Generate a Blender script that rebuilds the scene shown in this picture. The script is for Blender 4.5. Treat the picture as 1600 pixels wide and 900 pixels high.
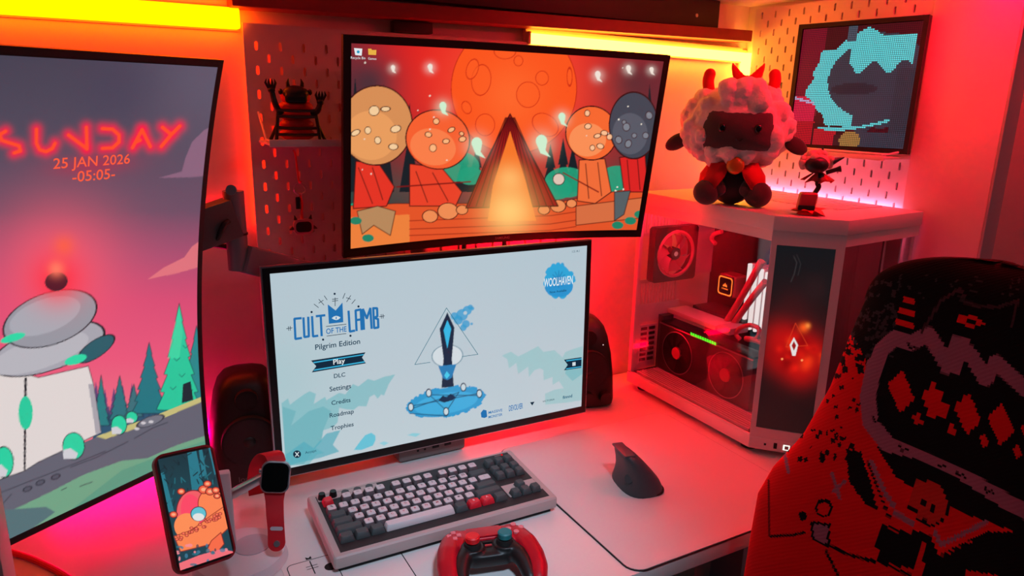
import bpy, bmesh, math, random
import numpy as np
from mathutils import Vector, Matrix
random.seed(7)
for o in list(bpy.data.objects): bpy.data.objects.remove(o)
scene = bpy.context.scene
COL = scene.collection
# ------------------------------------------------------------------ frame of reference
# all measures in millimetres: x along the back wall, y into it, z up; the desk top is z = -763
ZOFF = 1503.0
DESK = -763.0
F = 1115.369; YAW, PITCH, ROLL = .50943, .25277, .02189
CAM = np.array([-215.3, -1333.8, -106.25])
def _axes():
    f = np.array([math.sin(YAW)*math.cos(PITCH), math.cos(YAW)*math.cos(PITCH), -math.sin(PITCH)])
    r = np.array([math.cos(YAW), -math.sin(YAW), 0]); u = np.cross(r, f)
    return r*math.cos(ROLL)+u*math.sin(ROLL), -r*math.sin(ROLL)+u*math.cos(ROLL), f
CR, CU, CF = _axes()
def W(p): return Vector((p[0]/1000, p[1]/1000, (p[2]+ZOFF)/1000))
def ray(px, py): return CF+CR*(px-800)/F+CU*(450-py)/F
def onx(px, py, x): d = ray(px, py); return CAM+d*(x-CAM[0])/d[0]
def ony(px, py, y): d = ray(px, py); return CAM+d*(y-CAM[1])/d[1]
def onz(px, py, z): d = ray(px, py); return CAM+d*(z-CAM[2])/d[2]
def project(P):
    d = np.asarray(P, float)-CAM; z = d@CF
    return 800+F*(d@CR)/z, 450-F*(d@CU)/z
# ------------------------------------------------------------------ camera, world, exposure, lights
cd = bpy.data.cameras.new('camera'); co = bpy.data.objects.new('camera', cd); COL.objects.link(co)
cd.sensor_width = 36; cd.lens = F/1600*36; cd.clip_start = .02
co.matrix_world = Matrix.Translation(W(CAM)) @ Matrix((CR, CU, -CF)).transposed().to_4x4()
scene.camera = co
wd = bpy.data.worlds.new('world'); scene.world = wd; wd.use_nodes = True
wd.node_tree.nodes['Background'].inputs[0].default_value = (.62, .72, 1, 1)
wd.node_tree.nodes['Background'].inputs[1].default_value = .02
vs = scene.view_settings; vs.view_transform = 'Standard'; vs.look = 'None'; vs.gamma = 1; vs.exposure = 0; vs.use_curve_mapping = False
def area(name, loc, target, size, col, power, size_y=None):
    l = bpy.data.lights.new(name, 'AREA'); l.energy = power; l.color = col; l.size = size
    if size_y: l.shape = 'RECTANGLE'; l.size_y = size_y
    o = bpy.data.objects.new(name, l); COL.objects.link(o); o.location = W(loc)
    o.rotation_euler = (W(target)-W(loc)).to_track_quat('-Z', 'Y').to_euler()
    return o
# added fill lights behind the camera: desk-front spot, weak one towards the post
sl = bpy.data.lights.new('added_desk_spot', 'SPOT'); sl.energy = 88; sl.color = (.62, .80, 1); sl.spot_size = math.radians(25); sl.spot_blend = 1.; sl.shadow_soft_size = .12
so = bpy.data.objects.new('added_desk_spot', sl); COL.objects.link(so); so.location = W((60, -1500, 800)); so.rotation_euler = (W((210, -440, -763))-W((60, -1500, 800))).to_track_quat('-Z', 'Y').to_euler()
area('added_fill_lamp', (1150, -2300, 800), (1180, -630, -300), .4, (.75, .9, .95), 1.4)
# ------------------------------------------------------------------ materials
def lin(c):
    c = np.asarray(c, float)/255
    return np.where(c <= .04045, c/12.92, ((c+.055)/1.055)**2.4)
MATS = {}
def mat(name, col, rough=.5, metal=0., bump=0., scale=200., var=0., coat=0., sheen=0.):
    if name in MATS: return MATS[name]
    m = bpy.data.materials.new(name); m.use_nodes = True; nt = m.node_tree; b = nt.nodes['Principled BSDF']
    c = tuple(lin(col))+(1,)
    b.inputs['Base Color'].default_value = c; b.inputs['Roughness'].default_value = rough; b.inputs['Metallic'].default_value = metal
    b.inputs['Coat Weight'].default_value = coat; b.inputs['Sheen Weight'].default_value = sheen
    tc = nt.nodes.new('ShaderNodeTexCoord'); n = nt.nodes.new('ShaderNodeTexNoise'); n.inputs['Scale'].default_value = scale; n.inputs['Detail'].default_value = 4
    nt.links.new(tc.outputs['Object'], n.inputs['Vector'])
    if var > 0:
        mx = nt.nodes.new('ShaderNodeMix'); mx.data_type = 'RGBA'; mx.inputs['A'].default_value = tuple(x*(1-var) for x in c[:3])+(1,)
        mx.inputs['B'].default_value = tuple(min(1, x*(1+var)) for x in c[:3])+(1,)
        nt.links.new(n.outputs['Fac'], mx.inputs['Factor']); nt.links.new(mx.outputs['Result'], b.inputs['Base Color'])
    if bump > 0:
        bp = nt.nodes.new('ShaderNodeBump'); bp.inputs['Strength'].default_value = bump; bp.inputs['Distance'].default_value = .001
        nt.links.new(n.outputs['Fac'], bp.inputs['Height']); nt.links.new(bp.outputs['Normal'], b.inputs['Normal'])
    MATS[name] = m; return m
def emit(name, rgb_linear, strength=1.):
    if name in MATS: return MATS[name]
    m = bpy.data.materials.new(name); m.use_nodes = True; nt = m.node_tree; nt.nodes.clear()
    e = nt.nodes.new('ShaderNodeEmission'); o = nt.nodes.new('ShaderNodeOutputMaterial')
    e.inputs[0].default_value = tuple(rgb_linear)+(1,); e.inputs[1].default_value = strength
    nt.links.new(e.outputs[0], o.inputs[0]); MATS[name] = m; return m
def glow(col, strength=1.):
    return emit('lit_%d_%d_%d_%g' % (*col, strength), tuple(lin(col)), strength)
def attr_mat(name, emission=True, rough=.9, gloss=True, strength=1.):
    if name in MATS: return MATS[name]
    m = bpy.data.materials.new(name); m.use_nodes = True; nt = m.node_tree; b = nt.nodes['Principled BSDF']
    a = nt.nodes.new('ShaderNodeAttribute'); a.attribute_name = 'print'
    if emission:
        b.inputs['Base Color'].default_value = (.006, .006, .007, 1); b.inputs['Roughness'].default_value = .35
        nt.links.new(a.outputs['Color'], b.inputs['Emission Color']); b.inputs['Emission Strength'].default_value = strength
        if not gloss: b.inputs['Specular IOR Level'].default_value = .1
    else:
        b.inputs['Roughness'].default_value = rough; b.inputs['Sheen Weight'].default_value = .0; b.inputs['Specular IOR Level'].default_value = .15
        nt.links.new(a.outputs['Color'], b.inputs['Base Color'])
        tc = nt.nodes.new('ShaderNodeTexCoord'); w = nt.nodes.new('ShaderNodeTexWave'); w.inputs['Scale'].default_value = 90; w.inputs['Distortion'].default_value = 1.5; w.bands_direction = 'DIAGONAL'
        bp = nt.nodes.new('ShaderNodeBump'); bp.inputs['Strength'].default_value = .25; bp.inputs['Distance'].default_value = .0006
        nt.links.new(tc.outputs['Object'], w.inputs['Vector']); nt.links.new(w.outputs['Fac'], bp.inputs['Height']); nt.links.new(bp.outputs['Normal'], b.inputs['Normal'])
    MATS[name] = m; return m
def glass(name, tint=(1, 1, 1), refl=.08):
    m = bpy.data.materials.new(name); m.use_nodes = True; nt = m.node_tree; nt.nodes.clear()
    t = nt.nodes.new('ShaderNodeBsdfTransparent'); t.inputs[0].default_value = tuple(tint)+(1,)
    g = nt.nodes.new('ShaderNodeBsdfGlossy'); g.inputs['Roughness'].default_value = .03
    mx = nt.nodes.new('ShaderNodeMixShader'); mx.inputs[0].default_value = refl
    o = nt.nodes.new('ShaderNodeOutputMaterial')
    nt.links.new(t.outputs[0], mx.inputs[1]); nt.links.new(g.outputs[0], mx.inputs[2]); nt.links.new(mx.outputs[0], o.inputs[0]); return m
WALL = mat('wall_paint', (224, 218, 214), .75, bump=.15, scale=60, var=.03)
WHITE = mat('white_plastic', (222, 219, 218), .45, bump=.05, scale=300)
PEGW = mat('powder_coated_white', (214, 208, 208), .5, bump=.06, scale=400)
BLACK = mat('black_plastic', (16, 16, 17), .42, bump=.08, scale=500)
MATTE = mat('matte_black', (12, 12, 12), .75, bump=.1, scale=300)
DARK = mat('dark_grey_plastic', (38, 39, 42), .5, bump=.08, scale=400)
GREY = mat('grey_plastic', (120, 122, 126), .5, bump=.05, scale=400)
SILVER = mat('brushed_silver', (190, 190, 195), .3, .9, bump=.05, scale=300)
STEEL = mat('steel_grey', (105, 112, 120), .45, .6, bump=.05, scale=300)
RED = mat('red_plastic', (205, 12, 28), .4, bump=.04, scale=300)
DESKM = mat('white_laminate', (222, 218, 216), .38, bump=.05, scale=150, var=.02)
# ------------------------------------------------------------------ mesh helpers
class MB:
    def __init__(s): s.v = []; s.f = []; s.m = []; s.mats = []
    def add(s, v, f, m=None):
        k = len(s.v); s.v += [tuple(map(float, p)) for p in v]; s.f += [[i+k for i in q] for q in f]
        i = 0
        if m is not None:
            if m not in s.mats: s.mats.append(m)
            i = s.mats.index(m)
        s.m += [i]*len(f); return s
    def box(s, a, b, bev=0., m=None, seg=2):
        a = np.minimum(a, b); b2 = np.maximum(a, b) if False else np.maximum(np.array(b, float), a)
        bm = bmesh.new(); bmesh.ops.create_cube(bm, size=1)
        c = (np.array(a)+b2)/2; d = b2-np.array(a)
        for v in bm.verts: v.co = Vector(tuple(np.array(v.co)*d+c))
        if bev > 0: bmesh.ops.bevel(bm, geom=list(bm.edges), offset=min(bev, d.min()*.49), segments=seg, affect='EDGES', profile=.6)
        return s.bm(bm, m)
    def bm(s, bm, m=None):
        bm.verts.index_update(); s.add([tuple(v.co) for v in bm.verts], [[v.index for v in f.verts] for f in bm.faces], m); bm.free(); return s
    def cone(s, p, q, r0, r1, n=20, m=None, cap=True):
        p = np.array(p, float); q = np.array(q, float); d = q-p; d = d/np.linalg.norm(d)
        a = np.cross(d, [0, 0, 1.] if abs(d[2]) < .9 else [1., 0, 0]); a /= np.linalg.norm(a); b = np.cross(d, a)
        t = [2*math.pi*i/n for i in range(n)]
        v = [p+(a*math.cos(x)+b*math.sin(x))*r0 for x in t]+[q+(a*math.cos(x)+b*math.sin(x))*r1 for x in t]
        f = [[i, (i+1) % n, n+(i+1) % n, n+i] for i in range(n)]
        if cap: f += [list(range(n))[::-1], list(range(n, 2*n))]
        return s.add(v, f, m)
    def tube(s, pts, r, n=10, m=None, cap=True):
        pts = [np.array(p, float) for p in pts]; rs = r if hasattr(r, '__len__') else [r]*len(pts)
        V = []; up = None
        for i, p in enumerate(pts):
            d = pts[min(i+1, len(pts)-1)]-pts[max(i-1, 0)]; d = d/np.linalg.norm(d)
            if up is None: up = np.cross(d, [0, 0, 1.] if abs(d[2]) < .9 else [1., 0, 0])
            up = up-d*(up@d); up /= np.linalg.norm(up); b = np.cross(d, up)
            V += [p+(up*math.cos(2*math.pi*k/n)+b*math.sin(2*math.pi*k/n))*rs[i] for k in range(n)]
        f = [[i*n+k, i*n+(k+1) % n, (i+1)*n+(k+1) % n, (i+1)*n+k] for i in range(len(pts)-1) for k in range(n)]
        if cap: f += [list(range(n))[::-1], list(range((len(pts)-1)*n, len(pts)*n))]
        return s.add(V, f, m)
    def ball(s, c, r, rot=None, n=16, k=10, m=None):
        r = np.array(r if hasattr(r, '__len__') else (r, r, r), float); M = np.array(rot.to_3x3()) if rot is not None else np.eye(3)
        V = [(0, 0, 1)]+[(math.sin(math.pi*i/k)*math.cos(2*math.pi*j/n), math.sin(math.pi*i/k)*math.sin(2*math.pi*j/n), math.cos(math.pi*i/k)) for i in range(1, k) for j in range(n)]+[(0, 0, -1)]
        f = [[0, 1+j, 1+(j+1) % n] for j in range(n)]
        f += [[1+i*n+j, 1+(i+1)*n+j, 1+(i+1)*n+(j+1) % n, 1+i*n+(j+1) % n] for i in range(k-2) for j in range(n)]
        L = len(V)-1; f += [[L, 1+(k-2)*n+(j+1) % n, 1+(k-2)*n+j] for j in range(n)]
        return s.add([M@(np.array(p)*r)+np.array(c, float) for p in V], f, m)
    def prism(s, poly, z0, z1, m=None, bev=0.):
        bm = bmesh.new(); vs_ = [bm.verts.new((p[0], p[1], z0)) for p in poly]; fc = bm.faces.new(vs_)
        e = bmesh.ops.extrude_face_region(bm, geom=[fc]); 
        for g in e['geom']:
            if isinstance(g, bmesh.types.BMVert): g.co.z = z1
        bmesh.ops.recalc_face_normals(bm, faces=list(bm.faces))
        if bev: bmesh.ops.bevel(bm, geom=list(bm.edges), offset=bev, segments=2, affect='EDGES', profile=.6)
        return s.bm(bm, m)
    def xf(s, fn): s.v = [tuple(fn(np.array(p))) for p in s.v]; return s
    def build(s, name, material=None, parent=None, origin=(0, 0, 0), smooth=True, angle=35):
        """origin: the point in mm that becomes the object's own origin (0 for local coordinates)"""
        me = bpy.data.meshes.new(name)
        v = (np.array(s.v)-np.array(origin))/1000
        me.from_pydata(v.tolist(), [], s.f)
        if s.mats:
            for m in s.mats: me.materials.append(m)
            me.polygons.foreach_set('material_index', s.m)
        elif material: me.materials.append(material)
        me.validate(); bm = bmesh.new(); bm.from_mesh(me); bmesh.ops.recalc_face_normals(bm, faces=list(bm.faces)); bm.to_mesh(me); bm.free()
        if smooth: me.shade_smooth(); me.set_sharp_from_angle(angle=math.radians(angle))
        o = bpy.data.objects.new(name, me); COL.objects.link(o)
        if parent is not None: o.parent = parent
        return o
def tag(o, label, cat=None, group=None, kind=None):
    if label: o['label'] = label
    if cat: o['category'] = cat
    if group: o['group'] = group
    if kind: o['kind'] = kind
    return o
def thing(name, loc, label, cat, group=None, rot=None, mw=None):
    o = bpy.data.objects.new(name, None); COL.objects.link(o); o.empty_display_size = .02
    if mw is not None: o.matrix_world = mw
    else:
        o.location = W(loc)
        if rot: o.rotation_euler = rot
    return tag(o, label, cat, group)
def solo(mb, name, m, loc, label=None, cat=None, group=None, kind=None, **k):
    """a single-mesh thing given in scene millimetres"""
    o = mb.build(name, m, None, loc, **k); o.location = W(loc); return tag(o, label, cat, group, kind)
def remesh(o, vox, smooth=6):
    r = o.modifiers.new('skin', 'REMESH'); r.mode = 'VOXEL'; r.voxel_size = vox/1000; r.use_smooth_shade = True
    if smooth: s = o.modifiers.new('smooth', 'SMOOTH'); s.iterations = smooth; s.factor = .5
    return o
TXT = {}
def text2d(st, bold=0.):
    if (st, bold) in TXT: return TXT[st, bold]
    c = bpy.data.curves.new('t', 'FONT'); c.body = st; c.size = 1; c.offset = bold; c.resolution_u = 3
    o = bpy.data.objects.new('t', c); COL.objects.link(o); dg = bpy.context.evaluated_depsgraph_get()
    me = bpy.data.meshes.new_from_object(o.evaluated_get(dg)); v = np.array([tuple(x.co) for x in me.vertices]); f = [list(p.vertices) for p in me.polygons]
    bpy.data.objects.remove(o); bpy.data.curves.remove(c); bpy.data.meshes.remove(me)
    mn, mx = v[:, :2].min(0), v[:, :2].max(0)
    TXT[st, bold] = ((v[:, :2]-(mn+mx)/2)/(mx-mn), f, (mx-mn)); return TXT[st, bold]
def text_mb(st, w=None, h=None, bold=0.):
    """flat lettering centred on 0 in the xy plane, w and/or h in mm"""
    v, f, d = text2d(st, bold)
    if w is None: w = h*d[0]/d[1]
    if h is None: h = w*d[1]/d[0]
    mb = MB(); mb.add(np.c_[v*(w, h), np.zeros(len(v))], f); return mb
# ------------------------------------------------------------------ pictures shown on screens (colour per point of the panel)
class Panel:
    def __init__(s, mw, w, h, nx, nz, curve=None, ss=2):
        M = np.array(mw); s.R, s.B, s.U = M[:3, 0], M[:3, 1], M[:3, 2]; s.c = np.array([M[0, 3]*1000, M[1, 3]*1000, M[2, 3]*1000-ZOFF])
        s.w, s.h, s.nx, s.nz, s.ss = w, h, nx, nz, ss; s.curve = curve or (lambda x, z: x*0)
        X, Z = np.meshgrid((np.arange(nx*ss)+.5)/(nx*ss)*w-w/2, (np.arange(nz*ss)+.5)/(nz*ss)*h-h/2)
        s.X, s.Z = X, Z
        s.px, s.py = project(s.pos(X, Z)); s.col = np.zeros(X.shape+(3,))
    def local(s, x, z, off=0.):
        x = np.asarray(x, float); z = np.asarray(z, float); return np.stack([x, s.curve(x, z)-off, z], -1)
    def pos(s, x, z): l = s.local(x, z); return s.c+l[..., :1]*s.R+l[..., 1:2]*s.B+l[..., 2:3]*s.U
    def uv(s, px, py):
        d = ray(px, py); dep = 0.
        for _ in range(5):
            t = ((s.c+s.B*dep-CAM)@s.B)/(d@s.B); p = CAM+d*t-s.c; x, z = p@s.R, p@s.U; dep = float(s.curve(np.array(x), np.array(z)))
        return x, z
    def put(s, m, c, a=1., w=slice(None)):
        m = (m*a)[..., None]; s.col[w] = s.col[w]*(1-m)+lin(c)*m
    def win(s, x0, y0, x1, y1):
        """the block of the panel that can hold a mark inside this box"""
        m = (s.px >= x0) & (s.px <= x1) & (s.py >= y0) & (s.py <= y1); r = np.flatnonzero(m.any(1)); c = np.flatnonzero(m.any(0))
        return None if not len(r) else (slice(r[0], r[-1]+1), slice(c[0], c[-1]+1))
    def box(s, pts, e): xs = [p[0] for p in pts]; ys = [p[1] for p in pts]; return s.win(min(xs)-e, min(ys)-e, max(xs)+e, max(ys)+e)
    def vgrad(s, stops):
        ys = [a for a, _ in stops]; cs = np.array([lin(c) for _, c in stops])
        s.col = np.stack([np.interp(s.py, ys, cs[:, k]) for k in range(3)], -1)
    def poly(s, pts, c, a=1., edge=None, ew=1.2):
        w = s.box(pts, 1)
        if w is None: return
        x, y = s.px[w], s.py[w]; r = np.zeros(x.shape, bool); n = len(pts)
        for i in range(n):
            (x0, y0), (x1, y1) = pts[i], pts[(i+1) % n]
            if y0 == y1: continue
            r ^= ((y0 > y) != (y1 > y)) & (x < (x1-x0)*(y-y0)/(y1-y0)+x0)
        s.put(r.astype(float), c, a, w)
        if edge is not None: s.line(list(pts)+[pts[0]], ew, edge)
    def ell(s, cx, cy, rx, ry, c, a=1., rot=0., edge=None, ew=1.2):
        e = max(rx, ry)+ew; w = s.win(cx-e, cy-e, cx+e, cy+e)
        if w is None: return
        dx, dy = s.px[w]-cx, s.py[w]-cy; ct, st = math.cos(rot), math.sin(rot)
        q = np.hypot((dx*ct+dy*st)/rx, (-dx*st+dy*ct)/ry)
        s.put((q < 1).astype(float), c, a, w)
        if edge is not None: s.put((np.abs(q-1)*min(rx, ry) < ew/2).astype(float), edge, 1, w)
    def halo(s, cx, cy, r, c, a=1.):
        w = s.win(cx-3*r, cy-3*r, cx+3*r, cy+3*r)
        if w is not None: s.put(np.exp(-((s.px[w]-cx)**2+(s.py[w]-cy)**2)/(r*r)), c, a, w)
    def dist(s, pts, w=slice(None)):
        X, Y = s.px[w], s.py[w]; D = np.full(X.shape, 1e9)
        for (x0, y0), (x1, y1) in zip(pts[:-1], pts[1:]):
            dx, dy = x1-x0, y1-y0; t = np.clip(((X-x0)*dx+(Y-y0)*dy)/(dx*dx+dy*dy+1e-9), 0, 1)
            D = np.minimum(D, np.hypot(X-x0-t*dx, Y-y0-t*dy))
        return D
    def line(s, pts, wd, c, a=1.):
        w = s.box(pts, wd+1)
        if w is not None: s.put(np.clip(wd/2-s.dist(pts, w)+.5, 0, 1), c, a, w)
    def aura(s, pts, r, c, a):
        w = s.box(pts, r*3)
        if w is not None: s.put(np.exp(-(s.dist(pts, w)/r)**2), c, a, w)
    def build(s, parent, name='screen', gain=1.):
        nx, nz, ss = s.nx, s.nz, s.ss
        img = s.col.reshape(nz, ss, nx, ss, 3).mean((1, 3))
        X, Z = np.meshgrid((np.arange(nx)+.5)/nx*s.w-s.w/2, (np.arange(nz)+.5)/nz*s.h-s.h/2)
        X[:, 0] = -s.w/2; X[:, -1] = s.w/2; Z[0] = -s.h/2; Z[-1] = s.h/2
        V = s.local(X, Z).reshape(-1, 3)/1000
        i = np.arange(nx*nz).reshape(nz, nx); f = np.stack([i[:-1, :-1], i[:-1, 1:], i[1:, 1:], i[1:, :-1]], -1).reshape(-1, 4)
        me = bpy.data.meshes.new(name); me.vertices.add(len(V)); me.vertices.foreach_set('co', V.ravel())
        me.loops.add(f.size); me.loops.foreach_set('vertex_index', f.ravel().astype(np.int32))
        me.polygons.add(len(f)); me.polygons.foreach_set('loop_start', np.arange(0, f.size, 4, dtype=np.int32)); me.update(calc_edges=True); me.shade_smooth()
        a = me.color_attributes.new('print', 'FLOAT_COLOR', 'POINT'); a.data.foreach_set('color', np.c_[img.reshape(-1, 3), np.ones(nx*nz)].astype(np.float32).ravel())
        me.materials.append(attr_mat('display_panel' if gain == 1 else 'display_panel_%g' % gain, strength=gain))
        o = bpy.data.objects.new(name, me); COL.objects.link(o); o.parent = parent; return o
    def flat(s, polys, name, m, parent, off=.5):
        """crisp print: polygons given in picture pixels, lying on the panel"""
        mb = MB()
        for pts in polys:
            l = [s.uv(*p) for p in pts]; mb.add([tuple(s.local(x, z, off)) for x, z in l], [list(range(len(l)))])
        return mb.build(name, m, parent, smooth=False)
    def text(s, st, px, py, w=None, h=None, m=None, parent=None, bold=0., off=.5, name='lettering', rot=0.):
        x, z = s.uv(px, py); mb = text_mb(st, w, h, bold); c, q = math.cos(rot), math.sin(rot)
        mb.xf(lambda p: s.local(x+p[0]*c-p[1]*q, z+p[0]*q+p[1]*c, off)); return mb.build(name, m, parent, smooth=False)
def stroke(pts, w):
    out = []
    for (x0, y0), (x1, y1) in zip(pts[:-1], pts[1:]):
        l = math.hypot(x1-x0, y1-y0); nx, ny = -(y1-y0)/l*w/2, (x1-x0)/l*w/2; ex, ey = (x1-x0)/l*w*.2, (y1-y0)/l*w*.2
        out.append([(x0-ex+nx, y0-ey+ny), (x1+ex+nx, y1+ey+ny), (x1+ex-nx, y1+ey-ny), (x0-ex-nx, y0-ey-ny)])
    return out
def circle(cx, cy, r, n=20, ry=None): return [(cx+r*math.cos(2*math.pi*i/n), cy+(ry or r)*math.sin(2*math.pi*i/n)) for i in range(n)]
def pose(c, yaw, tilt=0., roll=0.):
    R = np.array([math.cos(yaw), math.sin(yaw), 0]); n = np.array([math.sin(yaw), -math.cos(yaw), 0])
    U = np.array([0, 0, 1])*math.cos(tilt)-n*math.sin(tilt)
    R2 = R*math.cos(roll)+U*math.sin(roll); U2 = -R*math.sin(roll)+U*math.cos(roll); B = np.cross(U2, R2)
    return Matrix.Translation(W(c)) @ Matrix((R2, B, U2)).transposed().to_4x4()
# ================================================================== THE SETTING
solo(MB().box((-1600, 20, -1503), (1191, 60, 700), m=WALL), 'wall_back', WALL, (0, 20, -1503), 'painted back wall glowing red behind the desk', kind='structure')
solo(MB().box((1191, -463, -1503), (1230, 60, 700), m=WALL), 'wall_right', WALL, (1191, -200, -1503), 'painted side wall behind the white tower', kind='structure')
solo(MB().box((1450, -1900, -1503), (1490, -463, 700), m=WALL), 'wall_alcove', WALL, (1450, -1000, -1503), 'red lit wall of the alcove right of the post', kind='structure')
solo(MB().box((1230, -468, -1503), (1450, -430, 700)), 'wall_alcove_return', WALL, (1340, -450, -1503), 'wall return beside the post', kind='structure')
FLOORM = mat('dark_floor', (52, 48, 50), .5, bump=.1, scale=30, var=.1)
solo(MB().box((-1800, -2600, -1523), (1500, 60, -1503)), 'floor', FLOORM, (0, -900, -1503), 'dark floor under the desk', kind='structure')
solo(MB().box((-1600, -620, 135), (1191, 20, 165)), 'ceiling', WALL, (0, -300, 135), 'white underside of the loft platform', kind='structure')
POSTM = mat('post_laminate', (206, 196, 196), .42, bump=.06, scale=90, var=.02)
pst = thing('loft_post', (1182, -545, -1503), 'wide white upright post beside the pixel panel at far right', 'post')
MB().box((1163, -622, -1503), (1200, -464, 500), 1.5).build('post_board', POSTM, pst, (1182, -545, -1503))
MB().box((1163, -627, -1503), (1204, -622, 500), 1).build('edge_strip', mat('grey_edge_strip', (150, 162, 164), .3, .2), pst, (1182, -545, -1503))
pst = thing('loft_post', (-400, -520, -1503), 'upright post cut off by the lower left picture edge', 'post')
MB().box((-440, -560, -1503), (-351, -500, 500), 2).build('post_board', POSTM, pst, (-400, -520, -1503))

# ---- wall rail above the monitors
rail = thing('wall_rail', (530, -5, 45), 'dark wooden rail mounted above the monitors', 'rail')
o0 = (530, -5, 45); DWOOD = mat('dark_stained_wood', (34, 28, 27), .55, bump=.2, scale=40, var=.15)
MB().box((-20, -18, 74), (1056, 18, 134), 2).build('board', DWOOD, rail, o0)
LED_ = MB().box((-20, -40, 48), (1146, 18, 73), 2); LED_.xf(lambda p: p+np.array([0, 0, (p[0]-1100)*.010])); LED_.build('ledge', mat('ledge_red_wood', (128, 34, 30), .5, bump=.1, scale=60, var=.1), rail, o0)
MB().cone((985, -21, 97), (985, -17, 97), 4, 4, 12, m=SILVER).build('screw', SILVER, rail, o0)
solo(MB().box((264, -8, 18), (342, 12, 38), 2), 'dark_block', DWOOD, (303, 0, 18), 'small dark block between pegboard and rail', 'bracket')  # plain dark block filling the gap below the rail

# ---- yellow light bars
TUBE = emit('warm_led_tube', (1, .075, .0), 16.)
TUBE2 = emit('warm_led_tube_corner', (1, .30, .02), 21.)
def light_bar(loc, a, b, cap_a, label, TUBE=TUBE):
    t = thing('led_light_bar', loc, label, 'light', 'warm glowing light bars')
    MB().box(*a, 2).build('housing', mat('light_bar_housing', (205, 190, 160), .4), t, loc)
    MB().box(*b, 4).build('diffuser', TUBE, t, loc)
    LB = MB().box(*cap_a, 1); LB.build('end_cap', mat('light_bar_housing', (205, 190, 160), .4), t, loc); return t
light_bar((-400, 10, 5), ((-1100, 17, 2), (-3, 19.5, 42)), ((-1100, -8, 5), (-4, 17, 38)), ((-1106, -8, 2), (-1100, 17, 42)), 'long glowing yellow light bar above the tall portrait monitor')
lb = light_bar((860, 10, 10), ((552, 8, 6), (1168, 19, 42)), ((557, -8, 9), (1166, 8, 30)), ((552, -8, 8), (557, 8, 33)), 'glowing yellow light bar running to the corner under the rail', TUBE2)
lb.rotation_euler = (0, .013, 0)
light_bar((1176, 10, -200), ((1164, 12, -300), (1190, 19, 34)), ((1166, -10, -280), (1188, 12, 26)), ((1166, -8, -300), (1188, 12, -280)), 'short upright yellow light bar in the corner behind the plush', TUBE2)

# ---- red light strips behind the monitors (stuck along the wall and under the desk edge), with added ones out of view
def strip(a, b, col, s, label, loc):
    solo(MB().box(a, b), 'led_strip', emit('strip_%s_%g' % (str(col), s), col, s), loc, label, 'light', 'thin light strips on the wall', smooth=False)
strip((-330, 10, -304), (-30, 19, -296), (1, .0, .004), 22, 'thin red light strip on the wall behind the portrait monitor', (-180, 15, -300))
strip((430, 8, -700), (800, 19, -692), (1, .0, .012), 60, 'thin red light strip low on the wall behind the menu monitor', (640, 15, -696))
strip((-380, 8, -720), (-60, 19, -712), (1, .0, .10), 90, 'thin magenta light strip low on the wall at the left', (-220, 15, -716))
strip((1157, -455, -310), (1164, -45, -304), (1, .13, .24), 44, 'thin pink light strip between the tower and the side pegboard', (1160, -250, -307))
strip((3, 8, -330), (8, 16, -10), (1, .012, .002), 16, 'thin red light strip along the left edge behind the pegboard', (5, 12, -170))
strip((1300, -640, 420), (1440, -628, 426), (1, .0, .01), 520, 'added unseen red light strip high in the alcove right of the post', (1370, -634, 423))  # unseen source added to redden the alcove wall
strip((800, -610, 129), (1150, -594, 135), (1, .0, .02), 170, 'added unseen red light strip under the front edge of the loft platform', (975, -602, 135))  # unseen source added to redden the post, tower and plush
strip((470, -84, -366), (705, -78, -346), (1, .0, .006), 190, 'red light strip along the lower back of the wallpaper monitor', (590, -80, -356))
strip((560, -585, -806), (640, -578, -800), (.05, .35, 1), 8, 'small blue light strip under the desk edge', (600, -582, -803))

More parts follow.
